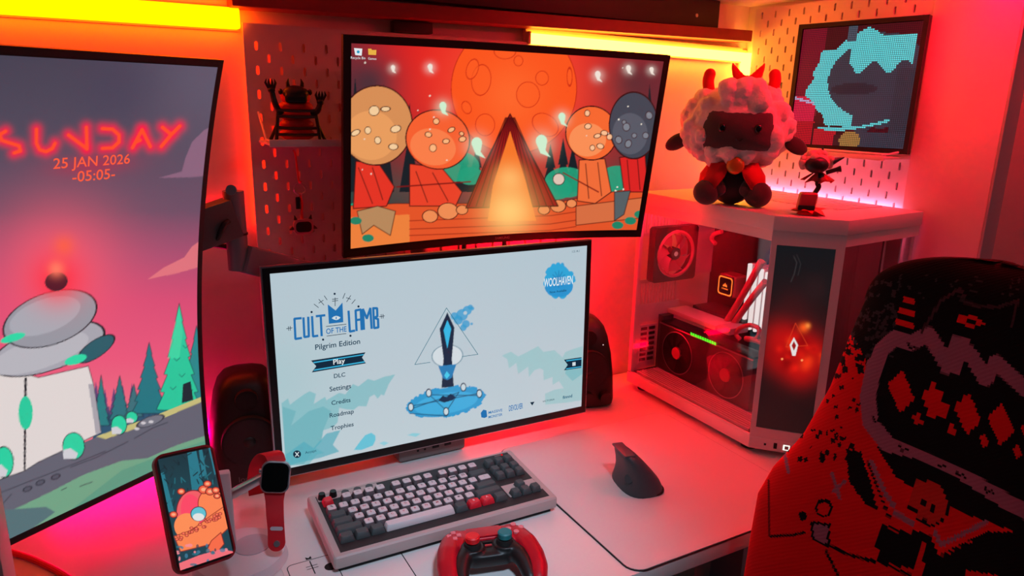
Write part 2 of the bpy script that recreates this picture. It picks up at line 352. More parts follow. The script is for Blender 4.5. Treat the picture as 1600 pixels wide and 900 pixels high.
# ---- pegboards: real slots, every 40 mm and staggered
def pegboard(w, h, first, thick=5.):
    """local: x right, z up (0 at top), front at y = 0; slots at first + 20 mm steps"""
    mb = MB(); fx, fz = first; cs = 20.; r = 5.5
    nx = int(w//20); nz = int(h//20)
    slot = []
    for a in range(8): t = math.pi*a/7; slot.append((2.6*math.cos(t), 5+2.6*math.sin(t)))
    for a in range(8): t = math.pi+math.pi*a/7; slot.append((2.6*math.cos(t), -5+2.6*math.sin(t)))
    sq = []
    for (x, z) in slot:
        k = 10/max(abs(x)*1., abs(z)*1.) if max(abs(x), abs(z)) else 1
        sq.append((max(-10, min(10, x*k)), max(-10, min(10, z*k))))
    # force the square's corners
    for want in ((10, 10), (-10, 10), (-10, -10), (10, -10)):
        j = min(range(16), key=lambda i: (sq[i][0]-want[0])**2+(sq[i][1]-want[1])**2); sq[j] = want
    xs0 = fx-10; zs0 = fz+10
    for i in range(nx):
        for j in range(nz):
            cx, cz = fx+20*i, fz-20*j
            if cx+10 > w or cz-10 < -h: continue
            if (i+j) % 2 == 0 or i in (0,) and False:
                A = [(cx+x, 0, cz+z) for x, z in sq]+[(cx+x, 0, cz+z) for x, z in slot]+[(cx+x, thick, cz+z) for x, z in slot]+[(cx+x, thick, cz+z) for x, z in sq]
                f = [[k, (k+1) % 16, 16+(k+1) % 16, 16+k] for k in range(16)]+[[16+k, 16+(k+1) % 16, 32+(k+1) % 16, 32+k] for k in range(16)]+[[32+k, 32+(k+1) % 16, 48+(k+1) % 16, 48+k] for k in range(16)]
                mb.add(A, f)
            else:
                a, b, c, d = cx-10, cx+10, cz-10, cz+10
                mb.add([(a, 0, c), (b, 0, c), (b, 0, d), (a, 0, d), (a, thick, c), (b, thick, c), (b, thick, d), (a, thick, d)], [[0, 1, 2, 3], [4, 7, 6, 5]])
    xe = max(fx+20*i+10 for i in range(nx) if fx+20*i+10 <= w); ze = min(fz-20*j-10 for j in range(nz) if fz-20*j-10 >= -h)
    rim = MB()
    for a, b in (((0, 0, -h), (xs0, thick, 0)), ((xe, 0, -h), (w, thick, 0)), ((xs0, 0, zs0), (xe, thick, 0)), ((xs0, 0, -h), (xe, thick, ze))):
        if b[0]-a[0] > .5 and b[2]-a[2] > .5: mb.box(a, b)
    for k in range(2): pass
    rim.box((0, thick, -h), (4, 18, 0)); rim.box((w-4, thick, -h), (w, 18, 0))
    return mb, rim
pl = thing('pegboard', (0, 0, 16), 'large white pegboard behind the wallpaper monitor', 'pegboard')
mb, rim = pegboard(680, 560, (20, -36))
mb.build('perforated_sheet', PEGW, pl, smooth=False); 
MB().box((300, 5, -300), (360, 18, -240)).build('standoff', PEGW, pl); MB().box((20, 5, -500), (60, 18, -470)).build('standoff', PEGW, pl)
prt = thing('pegboard', (1171, -20, 124), 'white pegboard on the side wall behind the pixel panel', 'pegboard', rot=(0, 0, -math.pi/2))
mb, rim = pegboard(443, 560, (20.5, -16))
mb.build('perforated_sheet', PEGW, prt, smooth=False)
MB().box((200, 5, -560), (260, 18, -500)).build('standoff', PEGW, prt); MB().box((120, 5, -60), (160, 18, -30)).build('standoff', PEGW, prt)

# shelves hooked into the pegboards
sh = thing('peg_shelf', (85, -45, -182), 'small white shelf under the horned figurine', 'shelf')
s0 = (85, -45, -182)
MB().box((14, -95, -182), (176, -1, -177), 2).build('shelf_board', PEGW, sh, s0)
MB().tube([(16, -2, -130), (16, -60, -174), (16, -92, -174)], 2, 8).build('side_wire', PEGW, sh, s0)
MB().box((14, -97, -184), (176, -94, -172), 1).build('front_lip', PEGW, sh, s0)
sh = thing('peg_shelf', (1135, -330, -196), 'narrow white shelf under the pixel panel', 'shelf')
s0 = (1135, -330, -196)
MB().box((1085, -462, -196), (1170, -190, -191), 2).build('shelf_board', PEGW, sh, s0)
MB().tube([(1088, -192, -186), (1088, -455, -186), (1100, -460, -186), (1168, -461, -178)], 2.5, 8).build('front_wire', PEGW, sh, s0)
MB().box((1083, -462, -198), (1087, -190, -189), 1).build('front_lip', PEGW, sh, s0)

# ================================================================== DESK
d0 = (200, -300, -1503)
desk = thing('desk', d0, 'white desk with a rounded front corner under everything', 'desk')
MB().box((-900, -640, -791), (1190, 15, DESK), 2).build('desktop', DESKM, desk, d0)
MB().box((103.3, -639, DESK-.5), (104.7, -270, DESK+.25)).build('seam', MATTE, desk, d0)
LEGM = mat('desk_leg_steel', (150, 165, 178), .4, .3, bump=.05)
for x in (-700, 645): 
    MB().box((x, -610, -1483), (x+55, -540, -791), 4).build('leg', LEGM, desk, d0); MB().box((x-10, -630, -1503), (x+65, -40, -1483), 4).build('foot', LEGM, desk, d0)
    MB().box((x, -110, -1483), (x+55, -50, -791), 4).build('leg', LEGM, desk, d0)
MB().box((-645, -590, -830), (645, -560, -795), 3).build('cross_beam', DARK, desk, d0)
# mouse pad with rounded corner
def rrect(x0, y0, x1, y1, r, n=6):
    out = []
    for cx, cy, a0 in ((x1-r, y1-r, 0), (x0+r, y1-r, 90), (x0+r, y0+r, 180), (x1-r, y0+r, 270)):
        out += [(cx+r*math.cos(math.radians(a0+90*i/n)), cy+r*math.sin(math.radians(a0+90*i/n))) for i in range(n+1)]
    return out
pad = thing('mouse_pad', (590, -440, DESK), 'pale grey mouse pad under the upright mouse', 'mouse pad')
MB().prism(rrect(383, -642, 797, -215, 26), DESK+.2, DESK+1.6).build('pad_base', mat('pad_rubber', (22, 22, 24), .8), pad, (590, -440, DESK))
MB().prism(rrect(385, -640, 795, -217, 24), DESK+1.6, DESK+2.6).build('pad_surface', mat('pad_felt', (212, 206, 206), .8, bump=.25, scale=700, var=.02), pad, (590, -440, DESK))
# small white note card with a line drawing
cdm = thing('note_card', (-25, -425, DESK), 'small white card with black line marks below the smartwatch', 'card')
k0 = (-25, -425, DESK)
MB().prism(rrect(-62, -520, 18, -388, 8), DESK+.2, DESK+1.0).build('card_sheet', mat('card_paper', (224, 218, 216), .7), cdm, k0)
ln = MB()
def dline(pts, w, z=DESK+1.2):
    for q in stroke(pts, w): ln.add([(x, y, z) for x, y in q], [[0, 1, 2, 3]])
rr = rrect(-55, -512, 11, -395, 8); dline(rr+[rr[0]], 1.2)
dline([(-22, -398), (-22, -430)], 1.6); dline([(-30, -410), (-14, -410)], 1.2); dline([(-30, -416), (-14, -416)], 1.2)
ln.add([(x, y, DESK+1.2) for x, y in circle(2, -424, 9)], [list(range(20))]); ln.add([(-26, -393, DESK+1.3), (-18, -393, DESK+1.3), (-18, -386, DESK+1.3), (-22, -390, DESK+1.3), (-26, -386, DESK+1.3)], [[0, 1, 2, 3, 4]])
ln.build('line_marks', MATTE, cdm, k0, smooth=False)
# cables
def smoothpts(pts, n=8):
    P = [np.array(p, float) for p in pts]; P = [2*P[0]-P[1]]+P+[2*P[-1]-P[-2]]; out = []
    for i in range(1, len(P)-2):
        for t in np.linspace(0, 1, n, endpoint=False):
            out.append(.5*((2*P[i])+(-P[i-1]+P[i+1])*t+(2*P[i-1]-5*P[i]+4*P[i+1]-P[i+2])*t*t+(-P[i-1]+3*P[i]-3*P[i+1]+P[i+2])*t**3))
    return out+[P[-2]]
solo(MB().tube(smoothpts([(-480, -110, -758), (-402, -186, -758), (-362, -235, -758), (-325, -295, -758), (-300, -360, -758)]), 4.5), 'cable', mat('red_cable', (220, 20, 40), .5), (-400, -186, -763), 'red cable lying on the desk at the lower left', 'cable')
solo(MB().tube(smoothpts([(-150, -140, -318), (-90, -120, -334), (-43, -118, -351), (-4, -112, -385), (20, -100, -430)]), 5), 'cable', BLACK, (-60, -118, -360), 'black cable hanging between portrait monitor and monitor arm', 'cable')
# ================================================================== MONITORS
def slab(P, w, h, d0, d1, m, name, parent, nx=24, nz=24, inset=0., cz=0.):
    """a plate that follows the panel's curve, from depth d0 to d1 behind the glass"""
    xs = np.linspace(-w/2, w/2, nx+1); zs = np.linspace(-h/2, h/2, nz+1)+cz; mb = MB(); V = []
    for d, k in ((d0, 0), (d1, inset)):
        for z in zs:
            for x in xs: 
                sx = 1-2*k/w; V.append((x*sx, float(P.curve(np.array(x), np.array(z)))+d, (z-cz)*(1-2*k/h)+cz))
    n = (nx+1)*(nz+1); I = lambda i, j, k: k*n+j*(nx+1)+i; f = []
    for j in range(nz):
        for i in range(nx): f += [[I(i, j, 0), I(i+1, j, 0), I(i+1, j+1, 0), I(i, j+1, 0)], [I(i, j, 1), I(i, j+1, 1), I(i+1, j+1, 1), I(i+1, j, 1)]]
    for i in range(nx): f += [[I(i, 0, 0), I(i, 0, 1), I(i+1, 0, 1), I(i+1, 0, 0)], [I(i, nz, 0), I(i+1, nz, 0), I(i+1, nz, 1), I(i, nz, 1)]]
    for j in range(nz): f += [[I(0, j, 0), I(0, j+1, 0), I(0, j+1, 1), I(0, j, 1)], [I(nx, j, 0), I(nx, j, 1), I(nx, j+1, 1), I(nx, j+1, 0)]]
    mb.add(V, f); return mb.build(name, m, parent)
BEZ = mat('bezel_black', (13, 13, 14), .38, bump=.04, scale=300)
# ---- portrait monitor -------------------------------------------------------
mwL = pose((-246.2, -300.1, -363.7), .564, -.175, .007)
mon = thing('monitor', None, 'tall curved portrait monitor showing a pink forest and the word SUNDAY', 'monitor', mw=mwL)
curL = lambda x, z: (299.**2-z*z)/(2*1500.)
S = Panel(mwL, 338, 600, 250, 440, curL)
S.vgrad([(60, (66, 64, 80)), (230, (80, 74, 92)), (330, (104, 78, 100)), (400, (168, 78, 112)), (470, (214, 76, 116)), (560, (232, 86, 122)), (660, (236, 110, 130))])
S.halo(330, 120, 110, (96, 92, 112), .7); S.halo(190, 140, 60, (52, 58, 84), .35)
S.halo(92, 415, 95, (255, 92, 112), .75)
for cl, c in (([(248, 278), (284, 268), (290, 246), (300, 222), (318, 204), (332, 196), (332, 274), (300, 277)], (146, 106, 132)), ([(230, 437), (256, 418), (288, 402), (300, 385), (314, 375), (330, 372), (330, 412), (280, 426)], (232, 124, 128))): S.poly(cl, c, .75)
def pine(x, y, b, w, c, rag=6, e=None):
    pts = [(x, y)]; n = rag
    for i in range(1, n+1): t = i/n; pts += [(x+w*t*1.05, y+(b-y)*t), (x+w*t*.82, y+(b-y)*t+1)]
    for i in range(n, 0, -1): t = i/n; pts += [(x-w*t*.82, y+(b-y)*t+1), (x-w*t*1.05, y+(b-y)*t)]
    S.poly(pts, c, 1, edge=e, ew=1.)
for x in range(150, 335, 14): pine(x, 596+(x % 5)*3, 668, 11, (98, 66, 116), 3)
S.poly([(145, 655), (335, 600), (335, 660), (145, 690)], (44, 84, 112))
for x in range(152, 330, 9): S.line([(x, 640-(x-150)*.18), (x, 668-(x-150)*.22)], 3, (36, 66, 98), .8)
for a in ((158, 586, 664, 13, (38, 124, 128)), (187, 587, 655, 16, (44, 112, 122)), (209, 600, 650, 14, (60, 110, 120)), (233, 535, 645, 26, (30, 116, 128)), (307, 509, 636, 26, (36, 134, 138)), (280, 474, 640, 34, (36, 196, 154))): pine(*a, 6, (16, 44, 56))
S.poly([(262, 560), (270, 520), (280, 480), (286, 520), (280, 560)], (70, 222, 170), .5)
for q in ((276, 560), (284, 585), (290, 540), (270, 605), (296, 610)): S.line([(q[0]-4, q[1]), (q[0], q[1]+4), (q[0]+5, q[1]-1)], 1, (16, 80, 80))
S.poly([(286, 600), (298, 596), (302, 625), (284, 630)], (22, 38, 48))
S.poly([(-60, 775), (60, 718), (160, 680), (250, 648), (340, 615), (340, 720), (-60, 900)], (98, 98, 112))
S.poly([(150, 682), (235, 652), (340, 610), (340, 617), (240, 660), (165, 686)], (196, 186, 122))
S.poly([(18, 798), (80, 768), (130, 742), (190, 720), (230, 716), (275, 696), (335, 676), (335, 760), (-20, 870)], (112, 162, 132))
S.poly([(190, 735), (250, 712), (335, 684), (335, 730), (100, 805)], (86, 150, 128), .8)
S.poly([(-30, 800), (30, 795), (72, 792), (86, 800), (70, 812), (-30, 880)], (84, 112, 118))
for l in ([(0, 770), (90, 735), (165, 705)], [(110, 730), (150, 715), (200, 690)], [(0, 792), (18, 772)], [(210, 685), (240, 668), (262, 660)], [(125, 760), (144, 753)], [(96, 766), (104, 762)]): S.line(l, 1.2, (52, 54, 66))
for x, y in ((43, 764), (63, 754), (87, 745)): S.ell(x, y, 7, 3.6, (84, 84, 98), 1, -.4, (46, 48, 60))
S.ell(235, 658, 22, 7, (116, 116, 128), 1, -.35, (60, 62, 74)); 
for x, y in ((224, 661), (236, 659), (214, 670)): S.ell(x, y, 4, 2.2, (206, 200, 206))
# a plain stack of pale stones stands in for the picture's figure
EDG = (34, 34, 42)
S.poly([(-60, 575), (0, 572), (60, 590), (138, 572), (146, 600), (158, 676), (60, 722), (38, 736), (-60, 770)], (222, 212, 210), 1, EDG)
S.poly([(38, 590), (42, 590), (40, 735), (37, 735)], EDG); S.poly([(138, 600), (146, 600), (158, 676), (150, 680)], (150, 146, 158), .8)
S.ell(75, 545, 92, 34, (166, 164, 174), 1, -.32, EDG, 1.6); S.ell(62, 552, 80, 24, (182, 180, 188), 1, -.32)
S.ell(78, 498, 76, 40, (150, 150, 160), 1, -.34, EDG, 1.6); S.ell(70, 494, 58, 26, (168, 168, 178), 1, -.34)
S.ell(150, 545, 34, 13, (40, 92, 104), 1, -.6, EDG); S.ell(118, 562, 18, 7, (46, 214, 164), 1, -.3); S.ell(20, 528, 20, 6, (46, 214, 164), 1, -.3)
S.ell(40, 645, 11, 26, (40, 200, 156), 1)
S.halo(90, 436, 40, (255, 40, 60), .9); S.ell(88, 440, 17, 14, (84, 22, 38), 1, -.2, EDG); S.halo(88, 420, 12, (255, 120, 96), 1)
S.halo(100, 384, 17, (255, 96, 56), .7)
for x, y, r, q in ((115, 697, 17, 21), (186, 664, 12, 15), (206, 652, 9, 9), (6, 722, 15, 24)):
    S.ell(x, y, r, q, (40, 206, 160), 1, 0, EDG); S.poly([(x-r, y+q*.3), (x-r*.3, y+q*.15), (x+r*.4, y+q*.55), (x+r*.2, y+q*.95), (x-r*.9, y+q*.95)], (206, 204, 210))
# SUNDAY in broken strokes
SUN = [[[(9, 205), (0, 210), (2, 219), (14, 223), (30, 228), (32, 236), (22, 239)]], [[(57, 202), (57, 224), (62, 234), (72, 237), (82, 232), (86, 224)]],
       [[(107, 211), (134, 231)], [(135, 199), (136, 233)]], [[(160, 201), (176, 202), (186, 211), (186, 222), (176, 231), (160, 232)]],
       [[(222, 203), (207, 231)], [(222, 203), (235, 229)], [(212, 222), (219, 219)]], [[(254, 199), (266, 209)], [(281, 197), (267, 211), (252, 229)]]]
for L in SUN:
    for s_ in L: S.aura(s_, 9., (255, 16, 70), .85)
for L in SUN:
    for s_ in L: S.line(s_, 5.4, (255, 76, 40))
S.put(np.exp(-((S.py-258+.07*(S.px-145))/16)**2-((S.px-146)/62)**2), (190, 26, 70), .55)
S.build(mon)
OR = glow((255, 92, 62))
S.text('25 JAN 2026', 145.5, 254, w=96, m=OR, parent=mon, bold=.008); S.text('-05:05-', 147, 273.5, w=54, m=OR, parent=mon, bold=.008)
slab(S, 356, 620, .8, 12, BEZ, 'bezel', mon); slab(S, 350, 612, 12, 46, DARK, 'back_shell', mon, inset=30)
MB().box((-60, 60, -60), (60, 84, 60), 4).build('mount_plate', DARK, mon)
# ---- wallpaper monitor ------------------------------------------------------
mwS = pose((429.1, -180.2, -188.7), -.051, -.15, -.002)
mon = thing('monitor', None, 'curved black monitor with an orange moon wallpaper above the menu monitor', 'monitor', mw=mwS)
curS = lambda x, z: (299.**2-x*x)/(2*1800.)
S = Panel(mwS, 600, 338, 460, 260, curS)
S.vgrad([(60, (30, 44, 54)), (230, (22, 44, 50)), (300, (20, 70, 66)), (400, (18, 52, 54))])
for x, y, r, a in ((700, 90, 120, .95), (790, 110, 150, 1), (880, 110, 120, .95), (940, 80, 70, .8), (640, 110, 70, .6)): S.halo(x, y, r, (226, 20, 24), a)
S.halo(985, 130, 60, (30, 40, 50), .9); S.halo(580, 130, 50, (30, 46, 56), .9)
S.halo(803, 140, 118, (255, 90, 60), .8)
S.ell(803, 138, 98, 102, (250, 84, 28), 1, 0, (196, 40, 20), 1.4); S.halo(800, 150, 50, (255, 112, 50), .6)
for x, y, rx, ry, r in ((752, 125, 15, 24, .1), (738, 108, 9, 16, .3), (825, 148, 18, 20, 0), (847, 122, 10, 11, 0), (810, 95, 7, 8, 0), (789, 80, 17, 12, 0), (729, 168, 7, 10, -.4), (758, 195, 15, 17, 0), (852, 195, 22, 16, .6), (890, 120, 4, 14, 0)): S.ell(x, y, rx, ry, (252, 92, 34), .6, r, (206, 48, 18), 1.1)
def spruce(x, y, b, w, c): S.poly([(x, y), (x+w*.5, (y+b)/2), (x+w*.3, (y+b)/2), (x+w, b), (x-w, b), (x-w*.3, (y+b)/2), (x-w*.5, (y+b)/2)], c)
for x, y in ((555, 120), (600, 130), (640, 160), (725, 215), (745, 225), (860, 225), (880, 215), (895, 228), (935, 165), (1015, 130)): spruce(x, y, 300, 16, (14, 32, 38))
for x, y, r in ((715, 260, 34), (885, 285, 34), (870, 295, 24), (965, 280, 30), (1000, 300, 28), (560, 330, 20), (735, 275, 20)): S.ell(x, y, r, r*.7, (24, 158, 122), .9)
# logs to sit on
S.poly([(540, 322), (620, 318), (740, 318), (870, 316), (1010, 290), (1010, 360), (860, 372), (700, 384), (540, 396)], (226, 84, 40), 1, (90, 20, 14))
S.poly([(540, 340), (640, 335), (640, 385), (540, 395)], (236, 128, 60)); S.poly([(900, 322), (1010, 308), (1005, 340), (900, 352)], (214, 110, 66), 1, (80, 24, 16))
for y in (345, 358, 368): S.line([(640, y), (720, y-3), (860, y-8), (900, y-14)], 1.2, (140, 34, 18))
# plain boulders in the colours of the picture's campers
DK = (58, 16, 16)
def boulder(x, y, rx, ry, c, c2, rot=0.):
    S.ell(x, y, rx, ry, c, 1, rot, DK, 1.8); S.ell(x-rx*.15, y+ry*.25, rx*.72, ry*.62, c2, .8, rot)
def cloak(p, c): S.poly(p, c, 1, DK, 1.5)
cloak([(556, 252), (592, 256), (616, 292), (604, 322), (552, 326)], (226, 52, 36)); cloak([(640, 256), (690, 262), (722, 300), (712, 322), (640, 322)], (232, 66, 40))
cloak([(905, 250), (945, 248), (955, 300), (930, 318), (902, 314)], (240, 108, 56)); cloak([(968, 246), (1008, 242), (1012, 300), (975, 300)], (218, 36, 34))
boulder(588, 196, 56, 62, (214, 142, 86), (236, 160, 96), .1); boulder(684, 218, 50, 46, (246, 96, 48), (250, 132, 78), .25)
boulder(924, 208, 40, 42, (246, 104, 48), (250, 150, 92), -.1); boulder(990, 196, 38, 52, (66, 70, 82), (92, 94, 106), 0)
S.poly([(558, 330), (590, 322), (618, 330), (610, 368), (584, 352), (566, 366)], (182, 136, 92), 1, DK); S.poly([(960, 300), (985, 298), (975, 335), (960, 345)], (84, 96, 100), 1, DK)
for x, y, r in ((672, 338, 12), (700, 330, 16), (722, 328, 9), (850, 328, 9), (872, 322, 12), (893, 318, 8)): S.ell(x, y, r, r*.8, (238, 140, 84), 1, 0, DK, 1.2)
# bonfire of leaning poles
S.poly([(797, 178), (760, 250), (728, 325), (872, 322), (832, 245)], (156, 22, 22), 1, (50, 8, 10), 1.8)
for a in range(-6, 7): S.line([(797+a*1.2, 184), (799+a*11, 322)], 1.4, (70, 10, 12))
S.poly([(797, 205), (770, 290), (762, 345), (838, 345), (822, 285)], (250, 120, 40), .95); S.halo(795, 330, 38, (255, 206, 120), .95); S.halo(796, 280, 22, (255, 190, 110), .8)
S.line([(620, 292), (735, 284)], 2, (120, 20, 18)); S.line([(880, 270), (935, 300)], 2, (120, 20, 18)); S.ell(873, 280, 9, 9, (222, 196, 180), 1, 0, DK)
rs = random.Random(3)
for _ in range(46): 
    x, y = rs.uniform(560, 1030), rs.uniform(85, 300)
    if abs(x-803) > 100: S.ell(x, y, rs.uniform(.8, 1.6), rs.uniform(.8, 1.6), (236, 226, 210))
def wisp(x, y, r, c):
    S.halo(x, y, r*1.2, c, .45); S.ell(x, y-r*.3, r*.55, r*.6, c); S.poly([(x-r*.55, y-r*.2), (x+r*.55, y-r*.2), (x+r*.4, y+r*.6), (x+r*.9, y+r*1.3), (x-r*.1, y+r*.9)], c)
for x, y, r in ((614, 107, 6), (672, 106, 7), (934, 118, 8), (982, 108, 7), (1018, 110, 6)): wisp(x, y, r, (240, 226, 214))
for x, y, r in ((692, 168, 10), (745, 228, 15), (846, 225, 16), (878, 185, 10)): wisp(x, y, r, (206, 238, 206))
def spots(x, y, rx, ry, c, sd):
    r = random.Random(sd)
    for _ in range(7): t, q = r.uniform(0, 6.3), r.uniform(.25, .8); S.ell(x+rx*q*math.cos(t), y+ry*q*math.sin(t), rx*r.uniform(.07, .15), ry*r.uniform(.06, .13), c, .9, r.uniform(-.5, .5), DK, 1.)
spots(588, 196, 56, 62, (246, 208, 160), 1); spots(684, 218, 50, 46, (252, 186, 130), 2); spots(924, 208, 40, 42, (252, 196, 150), 3); spots(990, 196, 38, 52, (128, 132, 142), 4)
for q in ((560, 262, 582, 318), (582, 262, 598, 312), (650, 268, 668, 316), (676, 270, 700, 314), (915, 256, 920, 310), (934, 254, 940, 306), (980, 250, 984, 296), (996, 248, 1000, 296)): S.line([(q[0], q[1]), (q[2], q[3])], 1.3, DK)
for x, y in ((556, 345), (575, 372), (985, 345), (1000, 335), (965, 352)): S.ell(x, y, 9, 6, (30, 130, 100), 1)
S.build(mon)
def flat_px(pts): return [pts]
icw = glow((226, 232, 236)); S.flat([[(553, 75), (566, 76), (565, 87), (555, 86)]], 'icon', icw, mon); S.flat([circle(559.5, 81, 2.4, 10)], 'icon', glow((40, 150, 190)), mon, .8)
S.flat([[(575, 76), (580, 76), (581, 78), (588, 78), (587.5, 86), (575.5, 85.5)]], 'icon', glow((232, 176, 70)), mon)
S.text('Recycle Bin', 559.5, 91, w=24, m=icw, parent=mon); S.text('Games', 581.5, 91.5, w=14, m=icw, parent=mon)
slab(S, 626, 366, .8, 14, BEZ, 'bezel', mon, cz=-2); slab(S, 610, 350, 14, 52, BEZ, 'back_shell', mon, inset=45)
x, z = S.uv(785, 371.5); mb = text_mb('SAMSUNG', w=31, bold=.01); mb.xf(lambda p: S.local(x+p[0], z+p[1], -.2)); mb.build('lettering', mat('bezel_print', (150, 130, 120), .5), mon, smooth=False)
MB().box((-70, 70, -70), (70, 96, 70), 4).build('mount_plate', DARK, mon)
# ---- menu monitor -----------------------------------------------------------
mwC = pose((284.5, -200., -542.7), -.014, .02, .002)
mon = thing('monitor', None, 'flat silver edged monitor with a pale game menu behind the keyboard', 'monitor', mw=mwC)
S = Panel(mwC, 600, 338, 460, 260)
S.vgrad([(380, (176, 196, 206)), (560, (186, 200, 208)), (740, (192, 206, 212))])
S.halo(660, 470, 220, (184, 200, 210), .6); S.halo(430, 600, 90, (160, 196, 202), .6)
TEAL = (92, 168, 178)
def brush(pts, w, c, a=.7, n=5, seed=1):
    """a patch of short slanting brush strokes with round ends along a path"""
    r = random.Random(seed); a = min(.95, a*.8)
    for (x0, y0), (x1, y1) in zip(pts[:-1], pts[1:]):
        for i in range(n+3):
            t = r.random(); x, y = x0+(x1-x0)*t, y0+(y1-y0)*t; L = w*r.uniform(.35, .7); d = r.uniform(-.25, .1)
            S.line([(x-L*.45+d*8, y+L*.5), (x+L*.25+d*8, y-L*.5)], w*r.uniform(.22, .4), c, a)
def smear(pts, o, k, c, a):
    S.poly([(o[0]+x/k, o[1]+y/k) for x, y in pts], c, a)
smear([(160, 280), (200, 250), (212, 290), (240, 268), (300, 225), (335, 205), (375, 222), (360, 285), (432, 240), (440, 262), (520, 215), (560, 225), (605, 160), (640, 175), (700, 128), (738, 140), (800, 115), (870, 100), (830, 160), (800, 232), (782, 225), (760, 252), (740, 225), (710, 242), (690, 300), (640, 298), (610, 322), (560, 318), (520, 308), (510, 400), (480, 430), (420, 450), (410, 520), (370, 560), (430, 592), (380, 602), (330, 662), (185, 672)], (400, 560), 4, (118, 184, 192), .75)
smear([(165, 300), (250, 330), (220, 420), (330, 330), (420, 300), (470, 330), (420, 450), (405, 520), (372, 560), (300, 660), (185, 672)], (400, 560), 4, (96, 172, 182), .6)
smear([(188, 600), (300, 520), (360, 560), (440, 470), (528, 448), (480, 540), (520, 582), (400, 622), (190, 670)], (400, 560), 4, (84, 170, 186), .8)
smear([(612, 572), (650, 520), (682, 480), (720, 465), (746, 482), (746, 512), (730, 545), (660, 572)], (400, 560), 4, (86, 190, 212), .9)
smear([(770, 530), (800, 518), (830, 528), (800, 545)], (400, 560), 4, (130, 200, 214), .8); smear([(945, 480), (980, 466), (1030, 470), (1000, 490)], (400, 560), 4, (120, 200, 214), .8)
smear([(650, 620), (700, 598), (740, 625), (790, 600), (850, 568), (880, 600), (940, 590), (985, 630), (1000, 600), (1040, 585), (1095, 568), (1095, 865), (1000, 880), (890, 890), (888, 830), (940, 808), (992, 800), (965, 760), (930, 782), (930, 738), (880, 756), (880, 700), (860, 690), (830, 700), (800, 738), (795, 680), (740, 722), (730, 660), (690, 690), (680, 640)], (600, 380), 3.53, (146, 194, 198), .75)
smear([(1010, 660), (1095, 640), (1095, 720), (1040, 760), (1000, 720)], (600, 380), 3.53, (112, 182, 190), .7); smear([(340, 945), (370, 905), (410, 930), (380, 960)], (600, 380), 3.53, (96, 200, 222), .8)
# splashes
BLU = (40, 150, 204)
rs = random.Random(5)
for i in range(46): t = rs.uniform(0, 2*math.pi); r = rs.uniform(10, 25); S.ell(873+math.cos(t)*r*.86, 438+math.sin(t)*r, rs.uniform(3, 7), rs.uniform(3, 6), (44, 164, 214))
S.ell(873, 438, 20, 25, (44, 164, 214)); S.ell(873, 448, 22, 16, (38, 146, 206)); 
for a in range(6): t = a*math.pi/6; S.line([(873-math.cos(t)*11, 436-math.sin(t)*13), (873+math.cos(t)*11, 436+math.sin(t)*13)], 1.2, (24, 120, 178))
for x, y, r in ((722, 492, 9), (730, 485, 7), (716, 500, 7), (728, 506, 6), (710, 494, 6), (735, 480, 4), (724, 512, 5), (738, 482, 3), (737, 506, 2)): S.ell(x, y, r, r, (46, 156, 206), .85)
S.ell(727, 489, 3, 3, (186, 204, 212), .9)
# round ritual floor
dc = (697, 628)
rs = random.Random(9)
for i in range(60): t = rs.uniform(0, 2*math.pi); u, v = 60*math.cos(t), 22*math.sin(t); x, y = dc[0]+u*.985+v*.17, dc[1]-u*.17+v*.985; S.ell(x, y, rs.uniform(1.5, 4), rs.uniform(1.5, 3), BLU)
S.ell(*dc, 60, 22, (48, 152, 204), 1, -.17); S.ell(dc[0], dc[1]+2, 50, 16, (64, 170, 218), 1, -.17)
for a, b in (((671, 617), (698, 642)), ((717, 613), (698, 642)), ((645, 634), (747, 615)), ((641, 646), (698, 650)), ((671, 617), (750, 618)), ((645, 638), (717, 613))): S.line([a, b], 1.1, (16, 52, 92))
for x, y in ((642, 636), (670, 614), (724, 605), (749, 615), (697, 643)): S.ell(x, y, 4, 6, (200, 214, 220), 1, 0, (22, 48, 76), 1.2)
S.poly([(685, 626), (692, 618), (698, 621), (704, 615), (712, 620), (708, 625), (694, 629)], (18, 44, 74))
# a plain dark crystal over the floor stands in for the picture's figure
S.ell(699, 556, 24, 17, (208, 218, 224), 1, -.1, (120, 150, 166), 1.2); S.poly([(699, 488), (710, 512), (706, 560), (709, 604), (690, 606), (693, 560), (687, 514)], (22, 42, 66), 1)
S.poly([(699, 500), (705, 514), (699, 545), (693, 516)], (52, 182, 226)); S.poly([(685, 572), (713, 569), (706, 590), (699, 594), (692, 591)], (38, 124, 180)); S.poly([(698, 580), (703, 586), (698, 592), (694, 587)], (70, 200, 232))
S.build(mon)
NAVY = glow((22, 42, 62)); TXC = glow((28, 62, 84)); LOGO = glow((36, 112, 176)); CY = glow((60, 180, 222)); PALE = glow((206, 218, 224))
def c4(x, y): return (400+x/4, 380+y/4)
def C4(p): return [c4(*q) for q in p]
G = []
for L in ([[(282, 468), (240, 472), (246, 598), (284, 592)]], [[(296, 466), (302, 586), (330, 582), (326, 462)]], [[(350, 458), (356, 582), (386, 578)]], [[(376, 456), (430, 450)], [(404, 452), (410, 578)]],
          [[(578, 424), (586, 552), (616, 546)]], [[(628, 546), (622, 420), (654, 414), (660, 540)], [(626, 480), (656, 476)]], [[(674, 538), (668, 412), (692, 470), (714, 406), (722, 532)]], [[(732, 404), (738, 530)], [(732, 406), (756, 406), (758, 456), (738, 466), (762, 474), (764, 526), (738, 530)]]):
    G = []
    for p in L: G += stroke(C4(p), 3.6)
    S.flat(G, 'title_letter', LOGO, mon)
S.flat([C4([(448, 382), (455, 503), (545, 493), (540, 370), (497, 420)])], 'title_emblem', LOGO, mon, .6)
